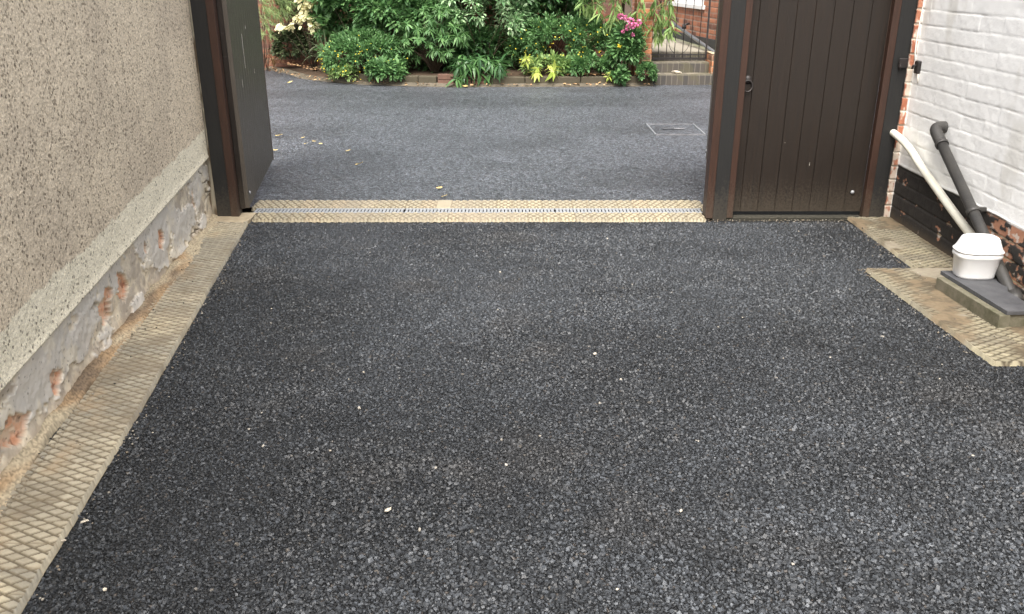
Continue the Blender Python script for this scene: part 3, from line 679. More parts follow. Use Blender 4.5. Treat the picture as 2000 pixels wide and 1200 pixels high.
rp = empty('gate_post', (1.34, 5.45, 0)); tag(rp, 'black painted gate post between the gateway and the boarded door', 'post')
b = MB(); b.box((-.048, -.05, -.02), (.046, .07, HP), .004); b.build('post', M['black'], rp)
b = MB(); b.box((-.093, -.058, 0), (-.0455, .04, HP), .003); b.build('stop_batten', M['brown'], rp)
b = MB(); b.box((.0435, -.046, 0), (.086, .004, HP), .003); b.build('stop_batten', M['brown'], rp)

dp = empty('door_post', (2.345, 5.45, 0)); tag(dp, 'black painted post between boarded door and bare brick end', 'post')
b = MB(); b.box((-.04, -.05, -.02), (.049, .07, HP), .004); b.build('post', M['black'], dp)
b = MB(); b.box((-.082, -.046, 0), (-.0375, .004, HP), .003); b.build('stop_batten', M['brown'], dp)

dr2 = empty('side_door', (1.42, 5.46, 0)); tag(dr2, 'closed dark brown boarded pedestrian door with iron ring handle', 'door')
grooved('board_panel', .004, .846, .03, 2.02, 0, .03, .112, M['board'], dr2, .0055, .0045, .06)
b = MB(); b.box((.004, .0305, .03), (.846, .055, .18)); b.box((.004, .0305, 1.0), (.846, .055, 1.15)); b.box((.004, .0305, 1.85), (.846, .055, 2.0)); b.build('rear_ledge', M['board'], dr2)
b = MB(); b.lathe([(.026, 0), (.026, .004), (.018, .009), (.008, .014)], n=20); q = b.build('handle_plate', M['iron'], dr2); q.rotation_euler = (R(90), 0, 0); q.location = (.032, -.001, .865)
tp = [(.032 + .03 * math.sin(a), -.012 - .006 * (1 - math.cos(a)) * .5, .828 + .034 * math.cos(a)) for a in [2 * math.pi * k / 24 for k in range(25)]]
b = MB(); b.tube(tp, .0055, 8, cap=False); b.build('ring_handle', M['iron'], dr2)
b = MB(); b.lathe([(.012, 0), (.013, .004), (.009, .009), (.003, .011)], n=12); q = b.build('bolt_head', M['galv'], dr2); q.rotation_euler = (R(90), 0, 0); q.location = (.778, -.001, .158)
for (xx, zz, w_, h_) in ((.478, .33, .002, .020), (.305, .475, .003, .004)):
    b = MB(); b.box((xx, -.0018, zz), (xx + w_, -.0008, zz + h_)); b.build('paint_scratch', M['drip'], dr2)

# ================================================================ GULLY CORNER: kerb, slates, tub, pipes
b = MB(); b.prism([(2.118, 4.06), (2.17, 4.06), (2.215, 3.55), (2.163, 3.545)], -.02, .07, .004)
tag(b.build('concrete_edging', M['kerbcon']), 'mossy concrete edging block in front of the slate slab', 'kerb')
b = MB(); b.prism([(2.152, 4.10), (2.40, 4.10), (2.395, 3.93), (2.33, 3.80), (2.335, 3.68), (2.41, 3.60), (2.41, 3.555), (2.192, 3.548)], .0705, .090, .002)
tag(b.build('slate_slab', M['slate']), 'broad dark slate slab lying on the mossy edging under the white tub', 'slab')
b = MB(); b.prism([(2.26, 4.17), (2.425, 4.17), (2.425, 3.93), (2.39, 3.915), (2.26, 4.0)], .0565, .0695, .002)
tag(b.build('slate_piece', M['slate']), 'smaller slate piece tucked behind the white tub by the wall', 'slab')
gs = empty('gully_surround', (2.3, 3.8, 0)); tag(gs, 'rough mortar gully surround carrying the slate slabs', 'gully')
for q_ in (((-.10, -.24, -.03), (.13, -.20, .0695)), ((-.10, .19, -.03), (.10, .23, .0695)), ((-.08, .28, -.03), (.12, .32, .056))):
    b = MB(); b.box(*q_, .004); b.build('ledge', M['kerbcon'], gs)

def rrect(hx, hy, r, n=6):
    pts = []
    for (sx, sy, a0) in ((1, 1, 0), (-1, 1, 90), (-1, -1, 180), (1, -1, 270)):
        for k in range(n + 1):
            a = R(a0 + 90 * k / n); pts.append((sx * (hx - r) + r * math.cos(a), sy * (hy - r) + r * math.sin(a)))
    return pts
def loft(secs, smooth=True):
    bm = bmesh.new(); rings = []
    for (hx, hy, r, z) in secs:
        ang = [2 * math.pi * k / 48 for k in range(48)]; sg = lambda v: math.copysign(abs(v) ** (2 / 3.1), v)
        rings.append([bm.verts.new((hx * sg(math.cos(a)), hy * sg(math.sin(a)), z)) for a in ang])
    n = len(rings[0])
    for a, c in zip(rings, rings[1:]):
        for k in range(n):
            f = bm.faces.new((a[k], a[(k + 1) % n], c[(k + 1) % n], c[k])); f.smooth = True
    bm.faces.new(rings[0][::-1]); bm.faces.new(rings[-1])
    bmesh.ops.recalc_face_normals(bm, faces=bm.faces)
    return bm
def bmobj(name, bm, m, parent=None):
    me = bpy.data.meshes.new(name); bm.to_mesh(me); bm.free(); return link(name, me, m, parent)
tub = empty('plastic_tub', (2.275, 4.02, .0905), R(-3)); tag(tub, 'white plastic tub with domed lid standing on the slate slab', 'tub')
bmobj('body', loft([(.083, .060, .050, 0), (.088, .064, .055, .003), (.091, .066, .057, .012), (.101, .072, .060, .098), (.106, .076, .062, .103), (.109, .078, .064, .110), (.109, .078, .064, .120), (.106, .076, .062, .125), (.100, .072, .058, .129)], ), M['tubwhite'], tub)
bmobj('lid', loft([(.095, .066, .054, .1295), (.110, .080, .065, .131), (.112, .082, .067, .134), (.1105, .081, .066, .138), (.104, .075, .062, .145), (.097, .069, .058, .160), (.089, .063, .053, .180), (.084, .058, .050, .193), (.079, .054, .046, .200), (.070, .046, .040, .204), (.05, .03, .026, .206)]), M['tubwhite'], tub)

def smoothpath(pts, n=8):
    P = [Vector(p) for p in pts]; P = [P[0] * 2 - P[1]] + P + [P[-1] * 2 - P[-2]]; out = []
    for i in range(1, len(P) - 2):
        for k in range(n):
            t = k / n; a, b_, c_, d = P[i - 1], P[i], P[i + 1], P[i + 2]
            out.append(.5 * ((2 * b_) + (c_ - a) * t + (2 * a - 5 * b_ + 4 * c_ - d) * t * t + (3 * b_ - a - 3 * c_ + d) * t ** 3))
    out.append(P[-2]); return out
wp = MB(); wp.tube(smoothpath([(2.372, 5.44, .556), (2.383, 5.30, .53), (2.392, 5.16, .487), (2.396, 5.02, .428), (2.396, 4.80, .355), (2.396, 4.50, .258), (2.400, 4.25, .18), (2.408, 4.02, .10), (2.408, 3.90, .03)]), .0225, 16)
tag(wp.build('waste_pipe', M['pipewhite']), 'thin bent cream-white waste pipe sloping down the wall behind the tub', 'pipe')
bp_ = empty('soil_pipe', (2.39, 4.85, .65)); tag(bp_, 'thick charcoal pipe with elbow sloping down the white wall', 'pipe')
b = MB(); b.tube([(-.015, -.02, -.015), (-.012, -1.02, -.60), (-.005, -1.09, -.66)], .0275, 18); b.build('tube', M['pipegrey'], bp_)
b = MB(); b.tube(smoothpath([(.06, .04, .02), (.02, .04, .022), (-.012, .02, .01), (-.015, -.05, -.033), (-.015, -.075, -.047)], 5), .0315, 18)
b.tube([(-.015, -.075, -.047), (-.015, -.092, -.057)], .035, 18); b.build('elbow', M['pipegrey'], bp_)
b = MB(); b.tube([(-.013, -.52, -.307), (-.013, -.545, -.322)], .0335, 18); b.box((-.012, -.55, -.31), (.045, -.53, -.288), .003); b.build('pipe_clip', M['pipegrey'], bp_)
b = MB(); b.tube([(-.006, -1.00, -.588), (-.006, -1.055, -.62)], .036, 18); b.build('collar', M['pipegrey'], bp_)

# ================================================================ YARD: manhole cover
mh = empty('manhole_cover', (1.64, 8.75, 0), R(0)); tag(mh, 'tarmac filled manhole cover with thin bright frame in the yard', 'manhole cover')
b = MB(); x0, x1, y0, y1, tw = -.245, .245, -.32, .30, .011
b.box((x0, y0, -.01), (x1, y0 + .010, .0035)); b.build('frame_end', M['galvdull'], mh)
b = MB(); b.box((x0, y1 - .006, -.01), (x1, y1, .0015)); b.build('frame_end', M['galvdull'], mh)
b = MB(); b.box((x0, y0 + .0105, -.01), (x0 + .008, y1 - .0065, .006)); b.build('frame_side', M['galv'], mh)
b = MB(); b.box((x1 - .008, y0 + .0105, -.01), (x1, y1 - .0065, .006)); b.build('frame_side', M['galv'], mh)
b = MB(); b.box((-.12, .0, -.005), (-.005, .035, .004), .002); b.build('lifting_plate', M['slate'], mh)
b = MB(); b.box((-.003, -.005, -.005), (.10, .03, .0045), .002); b.build('lifting_plate', M['galvdull'], mh)

# ================================================================ loose chips and leaves
def chip_mesh(sz, seed, flat=.5, elong=1.3):
    bm = bmesh.new(); bmesh.ops.create_icosphere(bm, subdivisions=1, radius=sz); rn = random.Random(seed)
    for v in bm.verts:
        k = rn.uniform(.7, 1.25); v.co = Vector((v.co.x * k * elong, v.co.y * k, v.co.z * k * flat))
    me = bpy.data.meshes.new('stone_chip'); bm.to_mesh(me); bm.free(); me.materials.append(M['chip']); return me
def gnd(u, v, z=0.0):
    F = 1685.; th = R(21.4); a = (u - 1000) / F; y = -(v - 600) / F
    d = (a, math.cos(th) + y * math.sin(th), -math.sin(th) + y * math.cos(th)); t = (z - 1.5) / d[2]; return d[0] * t, d[1] * t
def place(name, me, x, y, z, rz, sc=1):
    o = bpy.data.objects.new(name, me); COL.objects.link(o); o.location = (x, y, z); o.rotation_euler = (random.uniform(-.2, .2), random.uniform(-.2, .2), rz); o.scale = (sc,) * 3; return o
x, y = gnd(757, 996); tag(place('stone_chip', chip_mesh(.008, 3, .6, 1.5), x, y, .0, .6), 'largest cream stone chip lying on the near middle tarmac', 'stone')
x, y = gnd(1162, 691); tag(place('stone_chip', chip_mesh(.006, 5, .7, 1.1), x, y, .0, .2), 'pinkish pebble alone on the middle of the drive', 'stone')
x, y = gnd(165, 1019); tag(place('stone_chip', chip_mesh(.0065, 8, .5, 1.9), x, y, .001, .7), 'white sliver of stone on tarmac beside the left pavers', 'stone')
x, y = gnd(125, 1057); tag(place('stone_chip', chip_mesh(.0055, 9, .6, 1.6), x, y, .002, .2), 'small white chip touching the left paver edge', 'stone')
x, y = gnd(205, 1152); tag(place('stone_chip', chip_mesh(.006, 12, .8, 1.0), x, y, .001, .2), 'round buff pebble on tarmac in the near left corner', 'stone')
x, y = gnd(1330, 997); tag(place('stone_chip', chip_mesh(.005, 13, .6, 1.3), x, y, .0, 1.2), 'pale chip on the near right part of the drive', 'stone')
protos = [chip_mesh(.0042, 20 + i, .6, 1.3) for i in range(5)]
for i, (u, v) in enumerate([(710, 727), (1206, 1151), (1300, 648), (1213, 580), (720, 450), (830, 447), (1660, 565), (1795, 645), (1840, 712), (1590, 478), (1900, 890), (645, 880), (935, 560), (472, 520), (530, 603), (395, 612), (360, 670), (362, 683), (330, 775), (298, 845), (1700, 535), (1745, 530), (1105, 470), (1530, 700), (1450, 620), (1835, 740), (1560, 452), (1480, 446), (1420, 440), (560, 700)]):
    x, y = gnd(u, v); tag(place('stone_chip', protos[i % 5], x, y, .0, random.uniform(0, 6), random.uniform(.45, .95)), 'tiny pale stone chip scattered on the tarmac', 'stone', 'tiny pale chips scattered on the tarmac')

def fallen_leaf_mesh(L, W, seed):
    rn = random.Random(seed); bm = bmesh.new(); n = 5; mid = []; lf = []; rt = []
    for i in range(n + 1):
        t = i / n; w_ = W * math.sin(math.pi * min(1, t * .9 + .05)) ** .8 * rn.uniform(.8, 1.1); z = .006 + .012 * t * t + rn.uniform(0, .003)
        mid.append(bm.verts.new((L * (t - .5), 0, z))); lf.append(bm.verts.new((L * (t - .5), w_ / 2, z + .006))); rt.append(bm.verts.new((L * (t - .5), -w_ / 2, z + .004)))
    for i in range(n):
        bm.faces.new((mid[i], mid[i + 1], lf[i + 1], lf[i])); bm.faces.new((rt[i], rt[i + 1], mid[i + 1], mid[i]))
    me = bpy.data.meshes.new('fallen_leaf'); bm.to_mesh(me); bm.free(); me.materials.append(M['yleaf']); return me
lm = [fallen_leaf_mesh(.075, .045, i) for i in range(3)]
named = {(702, 324): 'largest yellow fallen leaf nearest the drain in the yard', (567, 163): 'yellow leaf near the far kerb beside the left gate leaf',
         (545, 268): 'yellow fallen leaf touching the open left gate leaf edge', (908, 171): 'curled yellow leaf against the kerb below the dark drooping plant',
         (868, 386): 'small brown leaf on the tarmac just beyond the drain'}
for i, (u, v) in enumerate([(702, 324), (567, 163), (545, 268), (908, 171), (868, 386), (592, 271), (598, 283), (613, 278), (680, 297), (538, 296), (626, 283), (858, 370)]):
    x, y = gnd(u, v); lab = named.get((u, v))
    o = place('fallen_leaf', lm[i % 3], x, y, .004, random.uniform(-.5, .5), 1.0 if lab and v != 386 else random.uniform(.45, .65))
    if lab: tag(o, lab, 'leaf')
    else: tag(o, 'small yellow leaf scattered on the yard tarmac past the left gate', 'leaf', 'small fallen leaves on the yard tarmac')

# ================================================================ FAR SIDE: kerb wall, bed, steps, garden wall, house
KP = [(-5.4, 15.9), (-4.5, 14.95), (-3.92, 14.38), (-3.5, 13.85), (-3.03, 13.10), (-2.56, 12.72), (-2.0, 12.42), (-1.42, 12.28), (-.70, 12.15), (0, 12.18), (.7, 12.22), (1.3, 12.25), (1.97, 12.28)]
def kerb_len(P): return np.concatenate([[0], np.cumsum([math.dist(a, b_) for a, b_ in zip(P, P[1:])])])
def kerb_at(s, P=KP, off=0.0):
    Ls = kerb_len(P); x = np.interp(s, Ls, [p[0] for p in P]); y = np.interp(s, Ls, [p[1] for p in P])
    x2 = np.interp(s + .05, Ls, [p[0] for p in P]); y2 = np.interp(s + .05, Ls, [p[1] for p in P]); x1 = np.interp(s - .05, Ls, [p[0] for p in P]); y1 = np.interp(s - .05, Ls, [p[1] for p in P])
    d = np.hypot(x2 - x1, y2 - y1) + 1e-9; return x - (y2 - y1) / d * off, y + (x2 - x1) / d * off
Ltot = kerb_len(KP)[-1]
# mortar fillet at the foot
ss = np.arange(0, Ltot, .03); tt = np.arange(-.09, .05, .015); Sg, T = np.meshgrid(ss, tt, indexing='ij'); X, Y = kerb_at(Sg, off=T)
z = -.012 + .045 * sstep(-.085, .03, T + .03 * (fbm(Sg * 4, T * 8, 401, 3) - .5)) + .008 * fbm(Sg * 20, T * 20, 403, 3)
c = mixc((.14, .12, .09), (.07, .06, .043), fbm(Sg * 5, T * 9, 405, 4))
tag(np_mesh('kerb_fillet', np.stack([X, Y, z], -1).reshape(-1, 3), grid_faces(len(ss), len(tt), False), M['plinth'], col=c.reshape(-1, 3)), kind='structure')
# individual kerb stones (left of the small brick stack they give way to bricks)
def kerb_stone(s0, s1, h, name, m, label, grp=None, n_course=0):
    xa, ya = kerb_at(s0 + .004); xb, yb = kerb_at(s1 - .004); L = math.hypot(xb - xa, yb - ya); a = math.atan2(yb - ya, xb - xa)
    t = empty(name, (float((xa + xb) / 2), float((ya + yb) / 2), 0), a) if n_course else None
    if n_course:
        hh = h / n_course
        for k in range(n_course):
            b = MB(); b.box((-L / 2, .0 + random.uniform(0, .008), .005 + k * hh), (L / 2, .11, .005 + (k + 1) * hh - .006), .005); b.build('brick', m, t)
        return tag(t, label, 'bricks', grp)
    b = MB(); b.box((-L / 2, 0, -.02), (L / 2, .13, h), .012, seg=3)
    o = b.build(name, m); o.location = (float((xa + xb) / 2), float((ya + yb) / 2), 0); o.rotation_euler = (0, 0, a); return tag(o, label, 'kerb stone', grp)
def s_of_x(x): return float(np.interp(x, [p[0] for p in KP], kerb_len(KP)))
M['kerbstone'] = mat('kerb_stone', (.085, .07, .047), .9, .3, noise=.8, nscale=9, dark=(.05, .045, .028), bump=.6, bscale=80)
M['oldbrick'] = mat('old_brown_brick', (.155, .085, .06), .9, .3, noise=.8, nscale=14, dark=(.09, .055, .042), bump=.6, bscale=80)
xk = [-2.55, -1.95, -1.30, -1.04]
for q_, a_, b2 in zip(('leftmost', 'second', 'third'), xk[:-1], xk[1:]): kerb_stone(s_of_x(a_), s_of_x(b2), .12, 'kerb_stone', M['kerbstone'], q_ + ' low brown kerb stone, counted from the left gate leaf', 'kerb stones left of the brick stacks')
kerb_stone(s_of_x(-1.03), s_of_x(-.80), .15, 'brick_stack', M['oldbrick'], 'leftmost of the three little brick stacks in the kerb', None, 2)
kerb_stone(s_of_x(-.79), s_of_x(-.56), .15, 'brick_stack', M['oldbrick'], 'middle of the three little brick stacks in the kerb', None, 3)
kerb_stone(s_of_x(-.55), s_of_x(-.36), .14, 'brick_stack', M['oldbrick'], 'rightmost of the three little brick stacks in the kerb', None, 2)
xk = [-.35, .18, .52, .95, 1.50, 1.96]
for q_, a_, b2 in zip(('first', 'second', 'third', 'fourth', 'fifth'), xk[:-1], xk[1:]): kerb_stone(s_of_x(a_), s_of_x(b2), .115, 'kerb_stone', M['kerbstone'], q_ + ' low brown kerb stone to the right of the brick stacks', 'kerb stones right of the brick stacks')

# soil of the bed, rising to the garden wall
ss = np.arange(0, Ltot + .01, .06); tt = np.concatenate([[.02, .09], np.arange(.15, 3.2, .12)]); Sg, T = np.meshgrid(ss, tt, indexing='ij'); X, Y = kerb_at(Sg, off=T)
Yc = np.maximum(Y, 12.3)
z = .085 - .05 * (T < .05) + .12 * np.clip(T / 2, 0, 1) + .05 * (fbm(X * 4, Yc * 4, 411, 4) - .5); z = np.where(X < -2.5, .02 + (z - .02) * np.clip((X + 3.6) / 1.1, .12, 1), z)
tag(np_mesh('soil_bed', np.stack([X, Yc, z], -1).reshape(-1, 3), grid_faces(len(ss), len(tt), False), M['soil']), kind='structure')
# leaf litter
lv = []; 
def leaf_cloud(name, matk, pos, nrm_dir, size, aspect, parent, tmpl='lance', roll=None, colv=None, fold=.25, bend=.25):
    """pos (n,3) leaf bases, nrm_dir (n,3) pointing direction of each leaf; size (n,) length"""
    n = len(pos); d = nrm_dir / (np.linalg.norm(nrm_dir, axis=1, keepdims=True) + 1e-9)
    up = np.tile(np.array([0, 0, 1.]), (n, 1)) + RNG.normal(0, .35, (n, 3))
    sd = np.cross(d, up); sd /= (np.linalg.norm(sd, axis=1, keepdims=True) + 1e-9); nn = np.cross(sd, d)
    if tmpl == 'lance': prof = [(0, .08), (.3, .85), (.6, .9), (1, .05)]
    elif tmpl == 'strap': prof = [(0, .8), (.25, 1), (.5, 1), (.75, .8), (1, .1)]
    elif tmpl == 'round': prof = [(0, .15), (.2, .8), (.5, 1.), (.8, .75), (1, .12)]
    elif tmpl == 'lobed': prof = [(0, .25), (.16, .95), (.32, .45), (.52, 1.1), (.66, .4), (1, .05)]
    Vs = []; k = len(prof); wv = size * aspect * .5
    for (t, w_) in prof:
        c0 = pos + d * (size * t)[:, None] - nn * (bend * size * t * t)[:, None]
        lift = nn * (fold * wv * w_)[:, None]
        Vs += [c0 - sd * (wv * w_)[:, None] + lift, c0, c0 + sd * (wv * w_)[:, None] + lift]
    V = np.stack(Vs, 1).reshape(-1, 3); f = []
    for j in range(k - 1):
        a = j * 3; f += [(a, a + 1, a + 4, a + 3), (a + 1, a + 2, a + 5, a + 4)]
    F_ = (np.array(f)[None] + (np.arange(n) * k * 3)[:, None, None]).reshape(-1, 4)
    cv = RNG.random(n) if colv is None else colv
    cc = np.repeat(np.stack([cv, cv, cv], -1), k * 3, axis=0)
    return np_mesh(name, V, F_, M[matk], parent, cc, smooth=True)

def blob_points(n, centre, rad, nclump, cr, seed, surf=.6):
    """leaf points grouped in clumps placed in an ellipsoid, denser toward its outside"""
    r = np.random.default_rng(seed); v = r.normal(size=(nclump, 3)); v /= np.linalg.norm(v, axis=1, keepdims=True)
    v[:, 2] = np.where(v[:, 2] < -.5, -v[:, 2], v[:, 2])
    rr = r.random(nclump) ** (1 / 3.) * (1 - surf) + surf; rr = np.minimum(rr, 1)
    cc = v * rr[:, None] * np.array(rad) + np.array(centre)
    idx = r.integers(0, nclump, n); u = r.normal(size=(n, 3)); u /= np.linalg.norm(u, axis=1, keepdims=True)
    p = cc[idx] + u * (r.random(n) ** .5 * 1)[:, None] * cr
    out = (p - np.array(centre)) / np.array(rad)
    dirv = u * .8 + out * .5 + np.array([0, 0, .15]) + r.normal(0, .3, (n, 3))
    return p, dirv, idx, cc

M['lf_glossy'] = leaf_mat('leaf_variegated_pale', (.12, .27, .10), (.50, .66, .38), .32, .2, .6)
M['lf_dark'] = leaf_mat('leaf_dark_evergreen', (.035, .095, .033), (.10, .21, .065), .4, .2)
M['lf_mid'] = leaf_mat('leaf_mid_green', (.066, .16, .055), (.165, .31, .105), .5, .3)
M['lf_bright'] = leaf_mat('leaf_fresh_green', (.14, .25, .07), (.34, .46, .16), .5, .35)
M['lf_lime'] = leaf_mat('leaf_lime', (.34, .44, .08), (.50, .56, .13), .5, .35)
M['lf_feather'] = leaf_mat('leaf_feathery', (.13, .21, .07), (.30, .38, .15), .55, .3)
M['lf_cream'] = leaf_mat('leaf_cream', (.66, .62, .34), (.80, .76, .50), .6, .35)
M['lf_drab'] = leaf_mat('leaf_drab', (.06, .095, .04), (.14, .17, .075), .6, .2)
M['lf_strap'] = leaf_mat('leaf_strappy', (.10, .15, .07), (.26, .30, .18), .45, .25)
M['lf_tan'] = leaf_mat('leaf_litter_tan', (.22, .10, .05), (.50, .33, .16), .8, .1)
M['petal_yellow'] = leaf_mat('petal_yellow', (.80, .64, .05), (.85, .72, .10), .5, .3)
M['petal_pink'] = leaf_mat('petal_pink', (.62, .13, .32), (.75, .28, .46), .6, .3)
M['stem'] = mat('green_stem', (.10, .13, .05), .7, .3, noise=.5, nscale=20, dark=(.07, .06, .03))

def stems(parent, base, tops, r=.006, name='stem', m='wood_bark'):
    b = MB(); base = Vector(base)
    for t in tops:
        t = Vector(t); mid = (base + t) / 2 + Vector((random.uniform(-.05, .05), random.uniform(-.05, .05), .06))
        b.tube([base + Vector((random.uniform(-.05, .05), random.uniform(-.03, .03), 0)), mid, t], [r, r * .7, r * .3], 5)
    return b.build(name, M[m], parent)

def shrub(name, label, cat, base, centre, rad, n, nclump, cr, size, aspect, matk, seed, tmpl='lance', surf=.6, sj=.35, fold=.3, group=None, mats2=None):
    """centre and points are relative to base"""
    t = empty(name, base); tag(t, label, cat, group)
    p, d, idx, cc = blob_points(n, centre, rad, nclump, cr, seed, surf)
    keep = p[:, 2] > -.08; p, d = p[keep], d[keep]
    r = np.random.default_rng(seed + 1); sz = size * (1 + sj * (r.random(len(p)) - .5) * 2)
    out = (p[:, 2] - centre[2]) / rad[2]
    cv = np.clip(r.random(len(p)) ** 1.3, 0, 1)
    leaf_cloud('foliage', matk, p, d, sz, aspect, t, tmpl, colv=cv, fold=fold)
    sel = cc[::max(1, len(cc) // 7)]
    stems(t, (0, 0, -.05), [tuple(q * .8) for q in sel], .007)
    return t, cc

def bed_z(y): return .12 + .05 * max(0, y - 12.3)

def flowers(parent, pts, rad, matk, name='flower', seed=0, petals=5):
    """one small five-petalled flower mesh shared by each flower"""
    bm = bmesh.new(); c0 = bm.verts.new((0, 0, 0)); rim = []
    for k in range(petals * 4):
        a = 2 * math.pi * k / (petals * 4); rr = rad * (1 if k % 4 in (1, 2, 3) else .45) * (1.08 if k % 4 == 2 else 1); rim.append(bm.verts.new((rr * math.cos(a), rr * math.sin(a), rad * .25)))
    for k in range(len(rim)): bm.faces.new((c0, rim[k], rim[(k + 1) % len(rim)]))
    me = bpy.data.meshes.new(name); bm.to_mesh(me); bm.free(); me.materials.append(M[matk])
    rn = random.Random(seed)
    for p in pts:
        o = bpy.data.objects.new(name, me); COL.objects.link(o); o.parent = parent; o.location = p
        o.rotation_euler = (R(rn.uniform(10, 75)), 0, R(rn.uniform(-60, 60))); s_ = rn.uniform(.7, 1.25); o.scale = (s_,) * 3

def at(u, v, Y):      # pixel to a point on the plane at distance Y
    F = 1685.; th = R(21.4); a = (u - 1000) / F; y = -(v - 600) / F
    d = (a, math.cos(th) + y * math.sin(th), -math.sin(th) + y * math.cos(th)); t = Y / d[1]; return Vector((d[0] * t, Y, 1.5 + d[2] * t))

def bush_at(name, label, cat, u0, v0, u1, v1, Y, depth, n, nclump, cr, size, aspect, matk, seed, **kw):
    """a shrub filling the box seen between two corners at distance Y"""
    a = at(u0, v1, Y); b_ = at(u1, v0, Y); cx = (a.x + b_.x) / 2; cz = (a.z + b_.z) / 2
    bz = bed_z(Y) if kw.pop('onbed', True) else 0
    base = (cx, Y, bz)
    return shrub(name, label, cat, base, (0, 0, cz - bz), ((b_.x - a.x) / 2 - cr * .4, depth, (b_.z - a.z) / 2 - cr * .4), n, nclump, cr, size, aspect, matk, seed, **kw)

# --- garden wall behind the bed
gw = empty('garden_brick_wall', (0, 14.4, 0)); tag(gw, 'old red brick garden wall behind the planted bed', 'wall')
def brick_panel(x0, x1, z0, z1, step, seed, c1=(.33, .12, .065), c2=(.22, .085, .05), mortar=(.24, .19, .14), ch=.0765, cl=.225, header=False):
    xs = np.arange(x0, x1 + step * .5, step); zs = np.arange(z0, z1 + step * .5, step); Z, X = np.meshgrid(zs, xs, indexing='ij')
    r = np.floor(Z / ch); fz = Z / ch - r; uu = X + (r % 2) * cl * .5; k = np.floor(uu / cl); fu = uu / cl - k
    d = np.minimum(np.minimum(fz, 1 - fz) * ch, np.minimum(fu, 1 - fu) * cl); fc = sstep(.002, .009, d)
    t = h2(r, k, seed); c = mixc(c1, c2, t); c = mixc(c, (.10, .06, .05), (h2(r, k, seed + 3) > .82) * .7); c = c * (.85 + .3 * fbm(X * 20, Z * 20, seed + 5, 3))[..., None]
    c = mixc(np.broadcast_to(np.array(mortar), c.shape), c, fc); h = .006 * fc + .003 * fbm(X * 30, Z * 30, seed, 2)
    return X, Z, h, c, len(zs), len(xs)
X, Z, h, c, nz, nx = brick_panel(-6.5, 1.75, -.05, 2.2, .02, 501, c1=(.25, .105, .065), c2=(.16, .075, .05), mortar=(.15, .12, .085))
o = np_mesh('brickwork', np.stack([X, -h, Z], -1).reshape(-1, 3), grid_faces(nz, nx, True), M['brick'], gw, c.reshape(-1, 3))
b = MB(); b.box((-6.5, .004, -.05), (1.75, .22, 2.2)); b.build('masonry_core', M['concrete'], gw)
b = MB(); b.box((-6.52, -.03, 2.201), (1.77, .25, 2.26), .01); b.build('coping', M['kerbcon'], gw)

# brick gate pillar
def brick_box(name, label, cat, x0, x1, y0, y1, z0, z1, seed, **kw):
    t = empty(name, (x0, y0, z0)); tag(t, label, cat)
    X, Z, h, c, nz, nx = brick_panel(0, x1 - x0, 0, z1 - z0, .008, seed, **kw)
    np_mesh('brickwork', np.stack([X, -h, Z], -1).reshape(-1, 3), grid_faces(nz, nx, True), M['brick'], t, c.reshape(-1, 3))
    X, Z, h, c, nz, nx = brick_panel(0, y1 - y0, 0, z1 - z0, .008, seed + 1, **kw)
    np_mesh('brickwork', np.stack([h + (x1 - x0), X, Z], -1).reshape(-1, 3), grid_faces(nz, nx, True), M['brick'], t, c.reshape(-1, 3))
    np_mesh('brickwork', np.stack([-h, X, Z], -1).reshape(-1, 3), grid_faces(nz, nx, False), M['brick'], t, c.reshape(-1, 3))
    b = MB(); b.box((.003, .003, 0), (x1 - x0 - .003, y1 - y0, z1 - z0)); b.build('masonry_core', M['concrete'], t)
    return t
OR = dict(c1=(.42, .18, .09), c2=(.30, .125, .065), mortar=(.34, .24, .16))
brick_box('brick_pillar', 'orange brick pillar left of the iron garden gate', 'pillar', 1.72, 1.955, 12.55, 12.78, 0, 1.9, 521, **OR)
brick_box('low_brick_pier', 'low orange brick pier at the right of the garden steps', 'pier', 2.78, 3.0, 12.42, 12.9, 0, .40, 531, **OR)

# steps of engineering brick on edge
def step_obj(label, x0, x1, y0, y1, z0, z1, seed):
    t = empty('brick_step', (x0, y0, z0)); tag(t, label, 'step')
    xs = np.arange(0, x1 - x0 + .003, .006); hgt = z1 - z0; prof = []
    zs = np.arange(0, hgt + .001, .006); Z, X = np.meshgrid(zs, xs, indexing='ij'); k = np.floor(X / .077); fu = X / .077 - k
    topj = hgt - Z; d = np.minimum(fu, 1 - fu) * .077; fc = sstep(.001, .006, d); fc = np.where(Z > hgt - .004, .3, fc)
    c = mixc((.085, .073, .06), (.055, .05, .045), h2(k, k * 0, seed)); c = mixc((.17, .15, .12), c, fc); c = mixc(c, (.27, .24, .18), sstep(hgt - .014, hgt - .004, Z) * .8)
    c = mixc(c, (.10, .09, .05), .5 * sstep(.5, .7, fbm(X * 9, Z * 9, seed + 2, 3)))
    np_mesh('riser', np.stack([X, -.006 * fc, Z], -1).reshape(-1, 3), grid_faces(len(zs), len(xs), True), M['bluebrick'], t, c.reshape(-1, 3))
    ys = np.arange(-.006, y1 - y0, .012); Yy, X = np.meshgrid(ys, xs, indexing='ij'); k = np.floor(X / .077); fu = X / .077 - k; fc = sstep(.001, .006, np.minimum(fu, 1 - fu) * .077)
    c = mixc((.20, .175, .13), (.13, .115, .09), h2(k, k * 0, seed)); c = mixc((.27, .24, .18), c, fc); c = mixc(c, (.09, .085, .045), .6 * sstep(.5, .7, fbm(X * 6, Yy * 6, seed + 4, 3)))
    np_mesh('tread', np.stack([X, Yy, hgt + .002 * fc], -1).reshape(-1, 3), grid_faces(len(ys), len(xs), True), M['bluebrick'], t, c.reshape(-1, 3))
    return t
step_obj('lowest wide grey brick step meeting the yard', 1.99, 3.1, 12.33, 12.55, -.01, .135, 541)
